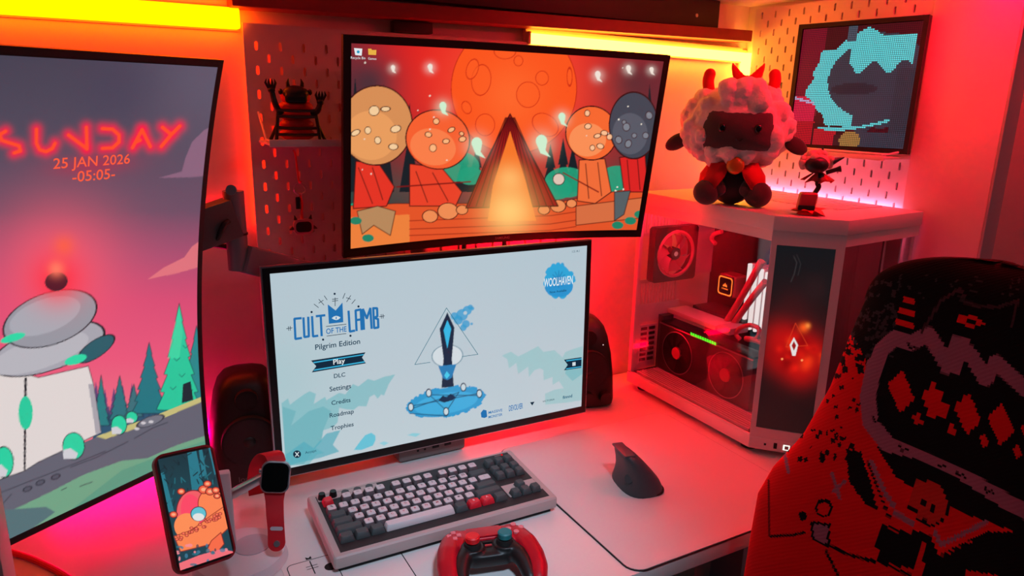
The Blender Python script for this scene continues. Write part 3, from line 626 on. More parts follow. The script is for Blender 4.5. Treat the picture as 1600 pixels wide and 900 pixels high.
S.flat([C4([(472, 468), (486, 457), (500, 453), (514, 456), (528, 464), (514, 476), (500, 480), (486, 476)])], 'title_emblem', PALE, mon, .9); S.flat([C4([(500, 456), (504, 466), (500, 477), (496, 467)])], 'title_emblem', LOGO, mon, 1.1)
S.text('OF THE', *c4(502, 543), w=34.5, h=9.6, m=LOGO, parent=mon, bold=.015, rot=.0)
G = []
for p in ([(438, 520), (563, 506)], [(442, 580), (563, 564)], [(494, 340), (494, 392)], [(476, 350), (512, 346)], [(476, 362), (512, 358)], [(426, 328), (444, 354)], [(556, 312), (542, 346)], [(362, 380), (390, 402)], [(392, 350), (424, 386)], [(392, 374), (420, 356)], [(592, 326), (566, 366)], [(564, 340), (592, 350)], [(620, 352), (598, 378)],
          [(190, 534), (226, 528)], [(202, 520), (204, 546)], [(213, 518), (215, 545)], [(770, 459), (803, 454)], [(782, 444), (784, 470)], [(793, 443), (795, 469)]): G += stroke(C4(p), .9)
for x, y in ((491, 316), (347, 430), (640, 395), (419, 602), (590, 578)): G.append([c4(*q) for q in circle(x, y, 7, 10)])
S.flat(G, 'title_ornament', NAVY, mon)
S.text('Pilgrim Edition', *c4(512, 636), w=76, m=TXC, parent=mon, bold=.012)
S.flat([C4([(344, 733), (684, 681), (662, 714), (686, 750), (348, 807), (376, 768)])], 'menu_ribbon', NAVY, mon)
S.flat([C4([(356, 742), (674, 692), (670, 699), (362, 749)]), C4([(366, 788), (676, 737), (680, 744), (358, 797)])], 'menu_ribbon', CY, mon, .7)
S.text('Play', *c4(519, 742), w=20, m=glow((232, 238, 240)), parent=mon, bold=.012, off=.9)
for st, x, y, w in (('DLC', 522, 825, 19.5), ('Settings', 527, 906, 37), ('Credits', 531, 988, 33), ('Roadmap', 536, 1067, 42), ('Trophies', 539, 1147, 40)): S.text(st, *c4(x, y), w=w, m=TXC, parent=mon, bold=.012)
S.flat([[(457.5+6.3*.95*q[0], 709.5+5.6*q[1]) for q in circle(1, 0, 1, 20)] if False else [(464+6.2*math.cos(t*math.pi/10), 709.5+5.9*math.sin(t*math.pi/10)) for t in range(20)]], 'button_hint', NAVY, mon)
S.flat(stroke([(461.3, 706.5), (466.7, 712.5)], 1.5)+stroke([(466.6, 706.3), (461.4, 712.7)], 1.5), 'button_hint', PALE, mon, .8)
S.text('Accept', 485.5, 706, w=19, m=TXC, parent=mon)
# badge, ribbon and logos on the right
S.text('WOOLHAVEN', 872.5, 439.5, w=66, h=17, m=glow((226, 236, 240)), parent=mon, bold=.015); S.text('Now Available', 872, 455, w=38, m=NAVY, parent=mon)
S.text('1.5.14.1', 899.5, 392.5, w=17, m=TXC, parent=mon)
S.flat(stroke([(697.5, 481), (648, 569.5)], .8)+stroke([(697.5, 481), (746.5, 553.5)], .8)+stroke([(648, 569.5), (672, 566)], .8)+stroke([(722, 557), (746.5, 553.5)], .8), 'menu_triangle', glow((44, 110, 130)), mon)
S.flat([[(881, 562), (908.5, 558), (908, 574.5), (881, 578.5), (887, 570)]], 'menu_ribbon', NAVY, mon); S.flat([[(884, 563), (908.5, 559.6), (908.4, 561.4), (885, 564.6)], [(884.5, 575.4), (908.2, 572), (908.1, 573.4), (884, 577)]], 'menu_ribbon', CY, mon, .7)
S.flat([[(894, 566), (899, 565.3), (899, 571), (894, 571.7)]], 'menu_ribbon', PALE, mon, .9)
S.flat([[(751, 645), (755, 640), (760, 641), (761, 651), (757, 653), (752, 652)]], 'studio_logo', LOGO, mon)
S.text('MASSIVE', 774, 642.5, w=30, h=5.5, m=LOGO, parent=mon, bold=.012); S.text('MONSTER', 774, 649.5, w=30, h=5.5, m=LOGO, parent=mon, bold=.012)
S.text('DEVOLVER', 806, 636, w=31, h=12, m=LOGO, parent=mon, bold=.015); S.flat([[(828, 628.5), (835, 627.5), (831.5, 633.5)]], 'studio_logo', NAVY, mon); S.text('VICTORIA', 857, 625.5, w=28, h=3.6, m=NAVY, parent=mon); S.text('finnod', 886.5, 619.5, w=23, m=glow((30, 90, 120)), parent=mon, bold=.02)
slab(S, 622, 362, .8, 8, BEZ, 'bezel', mon, 4, 4, cz=-3); slab(S, 627, 367, 3, 13, SILVER, 'rim', mon, 4, 4, cz=-3); slab(S, 590, 330, 13, 48, GREY, 'back_shell', mon, 4, 4, inset=40)
MB().box((-60, 48, -60), (60, 66, 60), 4).build('mount_plate', DARK, mon)

# ---- monitor arms on one pole
a0 = (300, -30, DESK); ARM = mat('arm_paint', (122, 128, 136), .4, .2, bump=.05)
arm = thing('pole_mounted_stand', a0, 'grey pole mounted arm reaching from behind the menu monitor to the portrait monitor', 'stand')
MB().box((250, -75, DESK), (350, 10, DESK+14), 4).build('desk_clamp', DARK, arm, a0)
MB().cone((300, -30, DESK+14), (300, -30, -130), 17, 17, 20).build('pole', STEEL, arm, a0)
MB().tube([(300, -30, -545), (295, -130, -545)], 20).build('short_arm', ARM, arm, a0); MB().tube([(300, -30, -180), (385, -75, -190)], 20).build('short_arm', ARM, arm, a0)
J = ony(371, 388, -150); K = ony(520, 432, -75); T_ = ony(366, 300, -150)
def beam(p, q, w, h, bev=5):
    p = np.array(p); q = np.array(q); d = q-p; L = np.linalg.norm(d); d /= L; n = np.cross(d, [0, 0, 1]); n /= np.linalg.norm(n); u = np.cross(n, d)
    mb = MB().box((0, -w/2, -h/2), (L, w/2, h/2), bev); return mb.xf(lambda v: p+d*v[0]+n*v[1]+u*v[2])
beam(J+(4, 0, -16), K+(0, 0, -8), 44, 46).build('lower_arm', ARM, arm, a0); beam(K, (300, -30, K[2]-10), 44, 36).build('lower_arm', ARM, arm, a0)
MB().cone(J+(0, 0, -34), (J[0], J[1], T_[2]+2), 16, 16, 24).build('elbow', ARM, arm, a0); MB().cone((J[0], J[1], J[2]+22), (J[0], J[1], J[2]+25), 17.5, 17.5, 24).build('elbow_ring', DARK, arm, a0)
E_ = ony(325, 345, -140); beam((J[0], J[1], T_[2]-38), (-175, -165, T_[2]-72), 40, 62, 6).build('upper_arm', mat('arm_cover', (86, 84, 86), .5, bump=.05), arm, a0)
MB().cone(ony(361, 297, -172), ony(361, 297, -178), 8, 8, 16).build('cap_badge', SILVER, arm, a0)
MB().tube(smoothpts([ony(358, 345, -175), ony(350, 352, -178), ony(340, 372, -172), ony(332, 378, -165)]), 4).build('arm_cable', BLACK, arm, a0)
# two dark straps below the wallpaper monitor
for q in (725, 788): 
    p = ony(q, 376, -100); solo(MB().tube([p+(0, 0, 25), p+(3, 5, -60)], 5, 8), 'cable', BLACK, tuple(p), 'black cable hanging below the wallpaper monitor, %s' % ('left of its name plate' if q == 725 else 'right under its name plate'), 'cable')

# ================================================================== SPEAKERS, DOCK
SPK = mat('speaker_shell', (19, 17, 17), .45, bump=.08, scale=300)
def speaker(loc, rz, label, knobs):
    t = thing('speaker', loc, label, 'speaker', 'desktop speakers', rot=(0, 0, rz))
    # side profile lofted: wide base, rounded narrower top
    mb = MB(); n = 32; V = []; lev = [(0, 66, 62), (10, 68, 64), (60, 67, 62), (110, 62, 58), (150, 54, 52), (172, 46, 46), (184, 36, 38), (190, 22, 26), (192, 8, 10)]
    for z, a, b in lev:
        for k in range(n):
            th = 2*math.pi*k/n; c, s = math.cos(th), math.sin(th); V.append((a*math.copysign(abs(c)**.5, c), b*math.copysign(abs(s)**.5, s)+z*.10, z+4))
    f = [[j*n+k, j*n+(k+1) % n, (j+1)*n+(k+1) % n, (j+1)*n+k] for j in range(len(lev)-1) for k in range(n)]+[list(range(n))[::-1], list(range((len(lev)-1)*n, len(lev)*n))]
    mb.add(V, f).build('cabinet', SPK, t, angle=50)
    MB().box((-52, -50, 0), (52, 50, 5), 2).build('base_foot', MATTE, t)
    fy = lambda z: -62+z*.10+(10 if z > 140 else 0)*.5
    def ringed(z, r, nm, m):
        y = -63+(z*.10)+max(0, (z-110))*.14
        MB().cone((0, y+6, z), (0, y-3, z), r+4, r+3, 36).build(nm+'_surround', MATTE, t)
        c = MB().cone((0, y-4, z), (0, y+1, z), r, r*.35, 36, cap=True).build(nm, m, t); return y
    y = ringed(88, 42, 'woofer', mat('cone_black', (9, 9, 9), .6)); MB().ball((0, y-2, 88), (11, 5, 11)).build('dust_cap', SPK, t)
    y2 = ringed(158, 15, 'tweeter', MATTE)
    if knobs:
        for x in (-4, 36): MB().cone((x, -56, 28), (x, -74, 28), 13, 12, 24).build('knob', BLACK, t)
        MB().ball((28, -58, 148), 1.2).build('indicator', glow((240, 230, 220)), t)
    else:
        m_ = text_mb('logitech', w=44); m_.xf(lambda p: np.array([p[0], -66.2, 24+p[1]])); m_.build('lettering', mat('speaker_print', (96, 92, 92), .5), t, smooth=False)
speaker((-52, -92, DESK), -.12, 'black desktop speaker between portrait monitor and menu monitor', False)
speaker((678, -70, DESK), -.30, 'black desktop speaker with knobs right of the menu monitor', True)
k0 = (262, -135, DESK); dk = thing('docking_hub', k0, 'flat grey docking hub under the menu monitor', 'hub')
MB().box((195, -182, DESK+2), (332, -85, DESK+36), 7).build('hub_body', mat('hub_grey', (112, 100, 98), .5, bump=.05), dk, k0)
for x, w, h in ((231, 4, 4), (245, 4, 4), (262, 14, 6), (287, 14, 6)): MB().box((x, -183, DESK+18), (x+w, -180, DESK+18+h), 1).build('port', MATTE, dk, k0)
MB().box((205, -170, DESK), (322, -95, DESK+3)).build('hub_foot', MATTE, dk, k0)
# ================================================================== KEYBOARD
kb0 = (188, -366, DESK)
KX, KY = 372., 168.
kb = thing('keyboard', kb0, 'retro grey keyboard with dark and red accent keys in front of the menu monitor', 'keyboard', rot=(0, 0, -.012))
KCASE = mat('keyboard_case', (176, 164, 162), .5, bump=.05, scale=300); KDK = mat('keycap_slate', (66, 74, 76), .6, bump=.05); KLT = mat('keycap_light', (206, 202, 204), .55, bump=.04); KRD = mat('keycap_red', (214, 28, 48), .5)
TILT = math.radians(3.2)
def kt(p): # slope of the key deck
    y, z = p[1], p[2]; return np.array([p[0], y*math.cos(TILT)-z*math.sin(TILT), y*math.sin(TILT)+z*math.cos(TILT)+24])
c = MB().box((-KX/2, -KY/2, -12), (KX/2, KY/2, 10), 6, seg=3); c.xf(kt).build('case', KCASE, kb)
MB().box((-KX/2+8, -KY/2+8, 0), (KX/2-8, KY/2-8, 8), 2).build('underside', MATTE, kb)
c = MB().box((-KX/2+12, -KY/2+9, 10), (KX/2-12, KY/2-9, 10.6)); c.xf(kt).build('key_deck', mat('deck_dark', (34, 38, 40), .6), kb)
c = MB().box((KX/2-74, -KY/2+30, 10.4), (KX/2-13, -KY/2+64, 11.4)); c.xf(kt).build('deck_inlay', KCASE, kb)
c = MB().box((-KX/2+13, KY/2-26, 10.4), (-KX/2+112, KY/2-11, 11.6), .4); c.xf(kt).build('dial_panel', KCASE, kb)
for i, x in enumerate((20, 38)):
    c = MB().cone((-KX/2+x, KY/2-19, 11), (-KX/2+x, KY/2-19, 21), 6.5, 5, 14); c.xf(kt).build('dial', BLACK, kb)
for x in (58, 78, 98):
    c = MB().cone((-KX/2+x, KY/2-18, 11), (-KX/2+x, KY/2-18, 14), 6, 6, 18); c.xf(kt).build('round_button', KDK, kb)
c = MB().box((KX/2-40, KY/2-15, 10.5), (KX/2-28, KY/2-12.5, 11.2)); c.xf(kt).build('status_light', mat('status_grey', (120, 110, 108), .5), kb); 
c = MB().box((KX/2-27, KY/2-15.4, 10.6), (KX/2-24, KY/2-12.4, 11.6)); c.xf(kt).build('status_light', glow((230, 20, 30), 1), kb)
KM = {}
def keymesh(u, m):
    k = (round(u, 2), m.name)
    if k in KM: return KM[k]
    w = u*18.6-1.8; d = 16.6; h = 9.5
    mb = MB(); V = []
    for z, i in ((0, 0), (1.2, 0), (h-1., 1.9), (h, 2.7)):
        r = 1.5
        a, b = w/2-i, d/2-i
        V += [(a-r, -b, z), (a, -b+r, z), (a, b-r, z), (a-r, b, z), (-a+r, b, z), (-a, b-r, z), (-a, -b+r, z), (-a+r, -b, z)]
    f = [[8*j+q, 8*j+(q+1) % 8, 8*j+8+(q+1) % 8, 8*j+8+q] for j in range(3) for q in range(8)]+[list(range(24, 32))]
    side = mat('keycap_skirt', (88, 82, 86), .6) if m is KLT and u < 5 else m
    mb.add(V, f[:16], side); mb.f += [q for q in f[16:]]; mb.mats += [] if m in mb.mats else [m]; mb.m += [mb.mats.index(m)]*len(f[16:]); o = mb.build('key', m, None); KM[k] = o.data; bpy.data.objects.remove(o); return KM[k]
LG = {}; LRED = mat('legend_red', (178, 30, 52), .6); LGRY = mat('legend_grey', (96, 92, 96), .6)
def key(x, y, u, m, leg=None, lm=LRED):
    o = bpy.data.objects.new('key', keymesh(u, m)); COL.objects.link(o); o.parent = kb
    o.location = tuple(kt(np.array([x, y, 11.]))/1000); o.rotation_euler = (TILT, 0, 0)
    if leg:
        if (leg, lm.name) not in LG:
            h = 4.2 if len(leg) == 1 else 2.6
            t_ = text_mb(leg, h=h, bold=.01).build('legend', lm, None, smooth=False); LG[leg, lm.name] = t_.data; bpy.data.objects.remove(t_)
        q = bpy.data.objects.new('legend', LG[leg, lm.name]); COL.objects.link(q); q.parent = o; q.location = (0, .001, .00965)
P_ = 18.6; x0 = -KX/2+16; yr = [KY/2-36-i*P_ for i in range(6)]; yr = [yr[0]]+[y-5 for y in yr[1:]]
def row(y, spec):
    x = x0
    for u, m, leg in spec:
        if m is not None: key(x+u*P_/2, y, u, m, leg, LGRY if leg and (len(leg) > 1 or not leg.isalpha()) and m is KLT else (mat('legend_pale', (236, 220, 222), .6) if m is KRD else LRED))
        x += u*P_
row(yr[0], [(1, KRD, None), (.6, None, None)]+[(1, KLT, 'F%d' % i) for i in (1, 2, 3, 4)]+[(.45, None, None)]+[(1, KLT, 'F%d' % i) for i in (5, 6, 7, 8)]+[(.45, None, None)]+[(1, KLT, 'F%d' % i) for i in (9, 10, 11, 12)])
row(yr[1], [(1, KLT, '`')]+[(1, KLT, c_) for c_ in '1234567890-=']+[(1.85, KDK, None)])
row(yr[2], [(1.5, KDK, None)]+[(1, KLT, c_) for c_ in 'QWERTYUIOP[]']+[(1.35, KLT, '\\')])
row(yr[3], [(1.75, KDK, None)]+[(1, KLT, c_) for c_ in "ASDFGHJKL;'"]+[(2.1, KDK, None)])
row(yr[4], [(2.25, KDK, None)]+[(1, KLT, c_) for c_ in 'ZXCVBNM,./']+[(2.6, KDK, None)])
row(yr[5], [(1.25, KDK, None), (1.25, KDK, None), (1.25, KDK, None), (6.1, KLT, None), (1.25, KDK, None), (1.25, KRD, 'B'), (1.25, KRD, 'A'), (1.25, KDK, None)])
nx = KX/2-16-3*P_
for r in (0, 1, 2):
    for i in range(3): key(nx+(i+.5)*P_, yr[r], 1, KDK)
key(nx+1.5*P_, yr[4], 1, KDK)
for i in range(3): key(nx+(i+.5)*P_, yr[5], 1, KDK)

# ================================================================== GAME CONTROLLER
CRED = mat('controller_metallic_red', (186, 6, 34), .4, .15, bump=.02, scale=500); CBLK = mat('controller_black', (17, 17, 18), .45, bump=.06, scale=600)
gc = thing('game_controller', (204, -528, DESK), 'metallic red game controller with one red and one teal stick', 'game controller', rot=(0, 0, -.25))
shell = MB()
for s_ in (-1, 1):
    pts = [(s_*46, 34, 34), (s_*58, 20, 36), (s_*66, -2, 36), (s_*71, -26, 31), (s_*72, -48, 25), (s_*68, -66, 19), (s_*64, -74, 16)]
    for i in range(len(pts)-1):
        for t in np.linspace(0, 1, 5, endpoint=False):
            p = np.array(pts[i])*(1-t)+np.array(pts[i+1])*t; k = (i+t)/(len(pts)-1); r = 19*(1-k)+13*k+4*math.sin(math.pi*k)
            shell.ball(p, (r*.92, r, r*.86), n=14, k=8)
    shell.ball((s_*48, 22, 38), (27, 26, 13), n=18, k=10)
shell.box((-45, 12, 22), (45, 46, 48), 8)
o = shell.build('shell', CRED, gc); remesh(o, 2., 8)
mid = MB()
mid.box((-36, -30, 18), (36, 22, 43), 10); 
for s_ in (-1, 1):
    mid.cone((s_*27, -6, 22), (s_*27, -6, 48), 22, 19, 28); 
    pts = [(s_*36, -10, 36), (s_*46, -24, 34), (s_*52, -40, 29), (s_*54, -56, 23), (s_*55, -68, 18)]
    for i in range(len(pts)-1):
        for t in np.linspace(0, 1, 4, endpoint=False): p = np.array(pts[i])*(1-t)+np.array(pts[i+1])*t; mid.ball(p, 15.5-4*(i+t)/4, n=12, k=8)
o = mid.build('grip_inner', CBLK, gc); remesh(o, 2., 8)
gc.scale = (.88, .88, .88)
MB().prism([(-33, 15), (33, 15), (29, 44), (-29, 44)], 44, 49.5, bev=1.5).xf(lambda p: p+np.array([0, 0, (p[1]-15)*-.05])).build('touch_pad', CRED, gc)
for s_, cm, nm in ((-1, mat('stick_red', (236, 18, 30), .5), 'red rubber stick cap'), (1, mat('stick_teal', (22, 122, 126), .5), 'teal rubber stick cap')):
    MB().cone((s_*27, -6, 46), (s_*27, -6, 55), 15, 13, 28).build('stick_well', MATTE, gc)
    MB().cone((s_*27, -6, 50), (s_*27, -6, 60), 7, 7, 20).build('stick_post', CBLK, gc)
    c = MB().cone((s_*27, -6, 58), (s_*27, -6, 66), 11.5, 12, 28); c.cone((s_*27, -6, 66), (s_*27, -6, 68), 12, 10, 28); o = c.build('stick_cap', cm, gc); o['label'] = nm
CLR = mat('clear_button', (226, 120, 130), .2, .1)
for dx, dy in ((0, 1), (0, -1), (1, 0), (-1, 0)):
    MB().cone((52+dx*11, 24+dy*11, 46), (52+dx*11, 24+dy*11, 52.5), 5.2, 4.8, 18).build('face_button', CLR, gc)
    b_ = MB().prism([(-4, 4), (4, 4), (4, 12), (-4, 12)] if True else [], 47, 52.5, bev=1.2); ang = math.atan2(dy, dx)-math.pi/2
    b_.xf(lambda p: np.array([-52+p[0]*math.cos(ang)-p[1]*math.sin(ang), 24+p[0]*math.sin(ang)+p[1]*math.cos(ang), p[2]])).build('direction_button', CLR, gc)
MB().box((-8, 3, 43), (8, 7, 45.5), 1).build('home_button', BLACK, gc); MB().box((-6, -6, 43), (6, -2, 45.4), 1).build('mute_button', mat('mute_red', (190, 40, 50), .5), gc)
for x in (-10, -7, 7, 10): MB().cone((x, -17, 40), (x, -17.5, 43), 1, 1, 8).build('charge_contact', SILVER, gc)

# ================================================================== MOUSE
ms = thing('computer_mouse', (548, -440, DESK+2.6), 'dark upright ergonomic mouse on the mouse pad', 'mouse', rot=(0, 0, -.2))
b = MB(); n = 28; lev = [(0, 40, 62, 0), (6, 41, 63, 0), (18, 37, 60, -2), (32, 31, 56, -8), (46, 25, 50, -15), (58, 19, 44, -22), (66, 14, 38, -27), (70, 9, 32, -30)]
V = []
for z, a, d, off in lev:
    for k in range(n):
        th = 2*math.pi*k/n; c_, s_ = math.cos(th), math.sin(th); e = .72
        V.append((a*.92*math.copysign(abs(c_)**e, c_)+off-3*math.sin(z/70*math.pi)*(c_ < 0)*-1.6, d*.82*math.copysign(abs(s_)**e, s_), z))
b.add(V, [[j*n+k, j*n+(k+1) % n, (j+1)*n+(k+1) % n, (j+1)*n+k] for j in range(len(lev)-1) for k in range(n)]+[list(range(n))[::-1], list(range((len(lev)-1)*n, len(lev)*n))])
MOUSE = mat('mouse_slate', (50, 68, 74), .5, bump=.12, scale=500)
b.build('mouse_body', MOUSE, ms, angle=60)
MB().box((-40, -27, 68), (-20, 26, 71.5), 1.5).build('top_plate', mat('mouse_top', (66, 84, 94), .35, .3), ms)
MB().prism(rrect(-30, -50, 38, 50, 24), 0, 4, bev=1).build('mouse_base', MATTE, ms)
MB().cone((-26, -24, 26), (-31, -27, 28), 9, 8, 20).build('thumb_rest', MOUSE, ms)

# ================================================================== CHARGING STAND, PHONE, WATCH
cs0 = (-115, -352, DESK)
cst = thing('charging_stand', cs0, 'white charging stand holding the phone and the smartwatch', 'charging stand')
STW = mat('stand_white', (206, 208, 214), .35, bump=.03)
MB().cone((-110, -350, DESK+1), (-110, -350, DESK+15), 66, 62, 48).cone((-110, -350, DESK+15), (-110, -350, DESK+18), 62, 56, 48).build('base', STW, cst, cs0)
MB().cone((-92, -345, DESK+18), (-92, -345, DESK+19.5), 26, 26, 32).build('base_pad', mat('stand_pad', (176, 180, 190), .3), cst, cs0)
beam((-135, -330, DESK+12), (-138, -352, DESK+150), 46, 12, 4).build('upright', STW, cst, cs0)
beam((-122, -345, DESK+105), (-60, -350, DESK+130), 12, 12, 3).build('side_arm', SILVER, cst, cs0)
MB().cone((-58, -348, DESK+128), (-55, -360, DESK+127), 17, 17, 28).build('watch_puck', SILVER, cst, cs0)
mwP = pose((-166.3, -416.7, -621.7), .344, .564, -.116)
ph = thing('phone', None, 'phone in a dark red case with a mushroom forest wallpaper', 'phone', mw=mwP)
def rplate(w, h, r, y0, y1, bev=1.): 
    m_ = MB().prism(rrect(-w/2, -h/2, w/2, h/2, r, 8), y0, y1, bev=bev); return m_.xf(lambda p: np.array([p[0], p[2], p[1]]))
rplate(78, 153, 13, .2, 12, 1.5).build('phone_case', mat('case_wine', (128, 14, 34), .5), ph); rplate(72.5, 147, 11, -.1, 2, .3).build('glass_front', BEZ, ph)
S = Panel(mwP, 67, 141, 134, 282)
S.vgrad([(690, (14, 44, 54)), (780, (18, 66, 78)), (900, (20, 60, 74))])
for p in ([(292, 705), (306, 702), (318, 762), (300, 768)], [(310, 700), (315, 699), (323, 742), (316, 745)], [(250, 740), (256, 738), (272, 800), (262, 800)], [(325, 698), (329, 697), (340, 740), (335, 742)]): S.poly(p, (34, 118, 136))
rs = random.Random(2)
for _ in range(70): x, y = rs.uniform(245, 350), rs.uniform(700, 790); S.line([(x, y), (x+rs.uniform(-7, 7), y+rs.uniform(3, 8))], 1.6, rs.choice([(8, 26, 34), (30, 110, 124), (12, 40, 50)]))
S.ell(306, 806, 30, 40, (240, 92, 100), 1, -.2, (120, 20, 30)); S.ell(300, 800, 17, 28, (250, 70, 100), 1, -.2)
S.ell(332, 790, 22, 26, (250, 130, 80), 1, -.4, (150, 30, 30)); S.ell(292, 822, 20, 20, (252, 140, 84), 1, 0)
for x, y, r in ((283, 768, 6), (318, 765, 8), (328, 768, 7), (337, 766, 6), (324, 756, 6), (271, 804, 6), (339, 775, 5)): S.ell(x, y, r, r*.8, (240, 96, 66), 1, 0, (110, 20, 24)); S.ell(x, y, r*.5, r*.35, (250, 170, 130), 1)
S.poly([(272, 838), (300, 828), (330, 805), (352, 790), (362, 820), (330, 850), (282, 862)], (250, 130, 78), 1, (150, 40, 30))
for _ in range(34): t = rs.random(); x, y = 276+t*78, 842-t*44+rs.uniform(-4, 6); S.ell(x, y, 2.6, 2, (246, 112, 84), 1, 0, (140, 30, 30), .8)
S.ell(310, 803, 12, 11, (96, 190, 206), 1, -.1, (24, 60, 76)); S.ell(310, 808, 9, 6, (224, 226, 224))
S.poly([(330, 845), (345, 832), (350, 850), (340, 862), (322, 862)], (246, 106, 70), 1, (120, 24, 24))
S.poly([(280, 880), (310, 868), (345, 858), (366, 862), (366, 870), (280, 900)], (240, 110, 120)); S.poly([(295, 895), (366, 862), (368, 872), (300, 902)], (228, 30, 40))
for _ in range(40): x, y = rs.uniform(276, 366), rs.uniform(850, 892); S.ell(x, y, rs.uniform(1.5, 5), rs.uniform(1.5, 4), rs.choice([(20, 56, 74), (34, 110, 130), (244, 140, 150), (60, 120, 150)]), .8)
x_ = S.build(ph); x_.location = (0, -.0004, 0)
w0 = ony(430, 746, -372)
mwW = pose(w0, -.28, .30, -.12)
wt = thing('smartwatch', None, 'silver smartwatch with a red strap hanging on the charging stand', 'watch', mw=mwW)
rplate(40, 45, 11, 0, 10, 2).build('watch_case', SILVER, wt); rplate(36, 41, 10, -.8, 1, .5).build('watch_glass', mat('watch_black', (6, 6, 7), .12), wt)
MB().cone((-20, 5, 8), (-23, 5, 8), 3.4, 3.2, 14).build('crown', SILVER, wt); MB().box((-21, 3, -10), (-19.6, 7, 0), .5).build('side_button', SILVER, wt)
STRP = mat('strap_red', (196, 10, 30), .55)
st = MB(); pts = smoothpts([(0, 7, -20), (2, 5, -38), (5, 2, -58), (8, 1, -76), (10, 1, -92)], 6); hw = np.interp(np.linspace(0, 1, len(pts)), [0, .2, .7, 1], [15, 12.5, 11.5, 12])
V = [q for p, w_ in zip(pts, hw) for q in ((p[0]-w_, p[1], p[2]), (p[0]+w_, p[1], p[2]), (p[0]+w_, p[1]+2.4, p[2]), (p[0]-w_, p[1]+2.4, p[2]))]
st.add(V, [[4*i+a, 4*i+(a+1) % 4, 4*i+4+(a+1) % 4, 4*i+4+a] for i in range(len(pts)-1) for a in range(4)]+[[3, 2, 1, 0]]); st.cone((10, 1, -92), (10, 3.4, -92), 12, 12, 24); o = st.build('strap', STRP, wt)
c = MB(); c.add([(x, .4, z) for x, z in rrect(-.5, -74.5, 17, -69, 2.6, 5)], [list(range(24))]); c.build('strap_slot', mat('slot_pale', (190, 180, 186), .6), wt)  # pale flat inlay over the strap marks its slot
MB().cone((10.5, .8, -93), (10.5, -1, -93), 4.6, 4.2, 20).build('strap_pin', SILVER, wt)
st = MB(); pts = smoothpts([(0, 7, 20), (-6, 14, 30), (-18, 26, 30), (-28, 36, 14), (-30, 40, -10), (-26, 42, -34)], 6)
V = [q for p in pts for q in ((p[0]-12, p[1], p[2]-3), (p[0]+12, p[1], p[2]+3), (p[0]+12, p[1]+2.4, p[2]+3), (p[0]-12, p[1]+2.4, p[2]-3))]
st.add(V, [[4*i+a, 4*i+(a+1) % 4, 4*i+4+(a+1) % 4, 4*i+4+a] for i in range(len(pts)-1) for a in range(4)]); st.build('strap', STRP, wt)
# ================================================================== COMPUTER TOWER
pc0 = (990, -290, DESK)
PCW = mat('tower_white', (216, 208, 210), .42, bump=.04, scale=300)
pc = thing('computer_tower', pc0, 'white glass sided computer tower with an angled front screen', 'computer')
X0, X1, YR, YA = 822., 1153., -58., -443.
A_, B_, C_ = np.array([X0, YA]), np.array([905., -535.]), np.array([X1, -512.])
plan = [(X0, YR), tuple(A_), tuple(B_), tuple(C_), (X1, YR)]
def scaled(e):  # plan grown outwards by e
    c = np.array([X0+X1, YR-480.])/2; return [(p[0]+math.copysign(e, p[0]-c[0]), p[1]+math.copysign(e, p[1]-c[1])) for p in plan]
def P(mb, name, m=PCW, parent=None, **k): return mb.build(name, m, parent or pc, pc0 if parent is None else pc0, **k)
def inset(e):
    c = np.array([(X0+X1)/2, -290]); return [tuple(np.array(p)+(c-np.array(p))/np.linalg.norm(c-np.array(p))*e) for p in plan]
lid = P(MB().prism(scaled(2), -319, -292, bev=1.6), 'lid')
# raised vent field in the lid: one slat per row
for i in range(16):
    y = -180-i*17
    xa = 985+max(0, (-y-420)*.9); P(MB().box((xa, y-5, -292), (1135, y+5, -290.6), .4), 'vent_slat')
P(MB().prism(scaled(1), -750, -726, bev=1.5), 'base')
for x, y in ((850, -90), (850, -420), (1120, -90), (1120, -470)): P(MB().cone((x, y, DESK), (x, y, -750), 16, 18, 20), 'foot', MATTE)
# corner pillars and rails around the glass
for x, y in ((X0+5, YR-6), (X1-6, YR-6), (X1-6, -500)): P(MB().box((x-5, y-6, -726), (x+5, y+6, -319), 1), 'pillar')
def wallstrip(p, q, z0, z1, th, m, name, parent=None):
    p = np.array(p); q = np.array(q); d = (q-p)/np.linalg.norm(q-p); n = np.array([-d[1], d[0]])
    mb = MB(); mb.add([(*p, z0), (*q, z0), (*(q+n*th), z0), (*(p+n*th), z0), (*p, z1), (*q, z1), (*(q+n*th), z1), (*(p+n*th), z1)], [[0, 1, 2, 3], [4, 7, 6, 5], [0, 4, 5, 1], [1, 5, 6, 2], [2, 6, 7, 3], [3, 7, 4, 0]])
    return P(mb, name, m)
wallstrip((X0, YR), A_, -338, -319, 5, PCW, 'top_rail'); wallstrip((X0, YR), A_, -726, -722, 5, PCW, 'bottom_rail'); wallstrip(B_, C_, -340, -319, 5, PCW, 'top_rail')
GL = glass('clear_glass', (.93, .9, .92), .06)
wallstrip((X0+1, YR-10), A_+(1, 0), -726, -338, 3, GL, 'side_glass'); wallstrip(B_+(2, 1), C_+(-8, 1), -726, -340, 3, GL, 'front_glass')
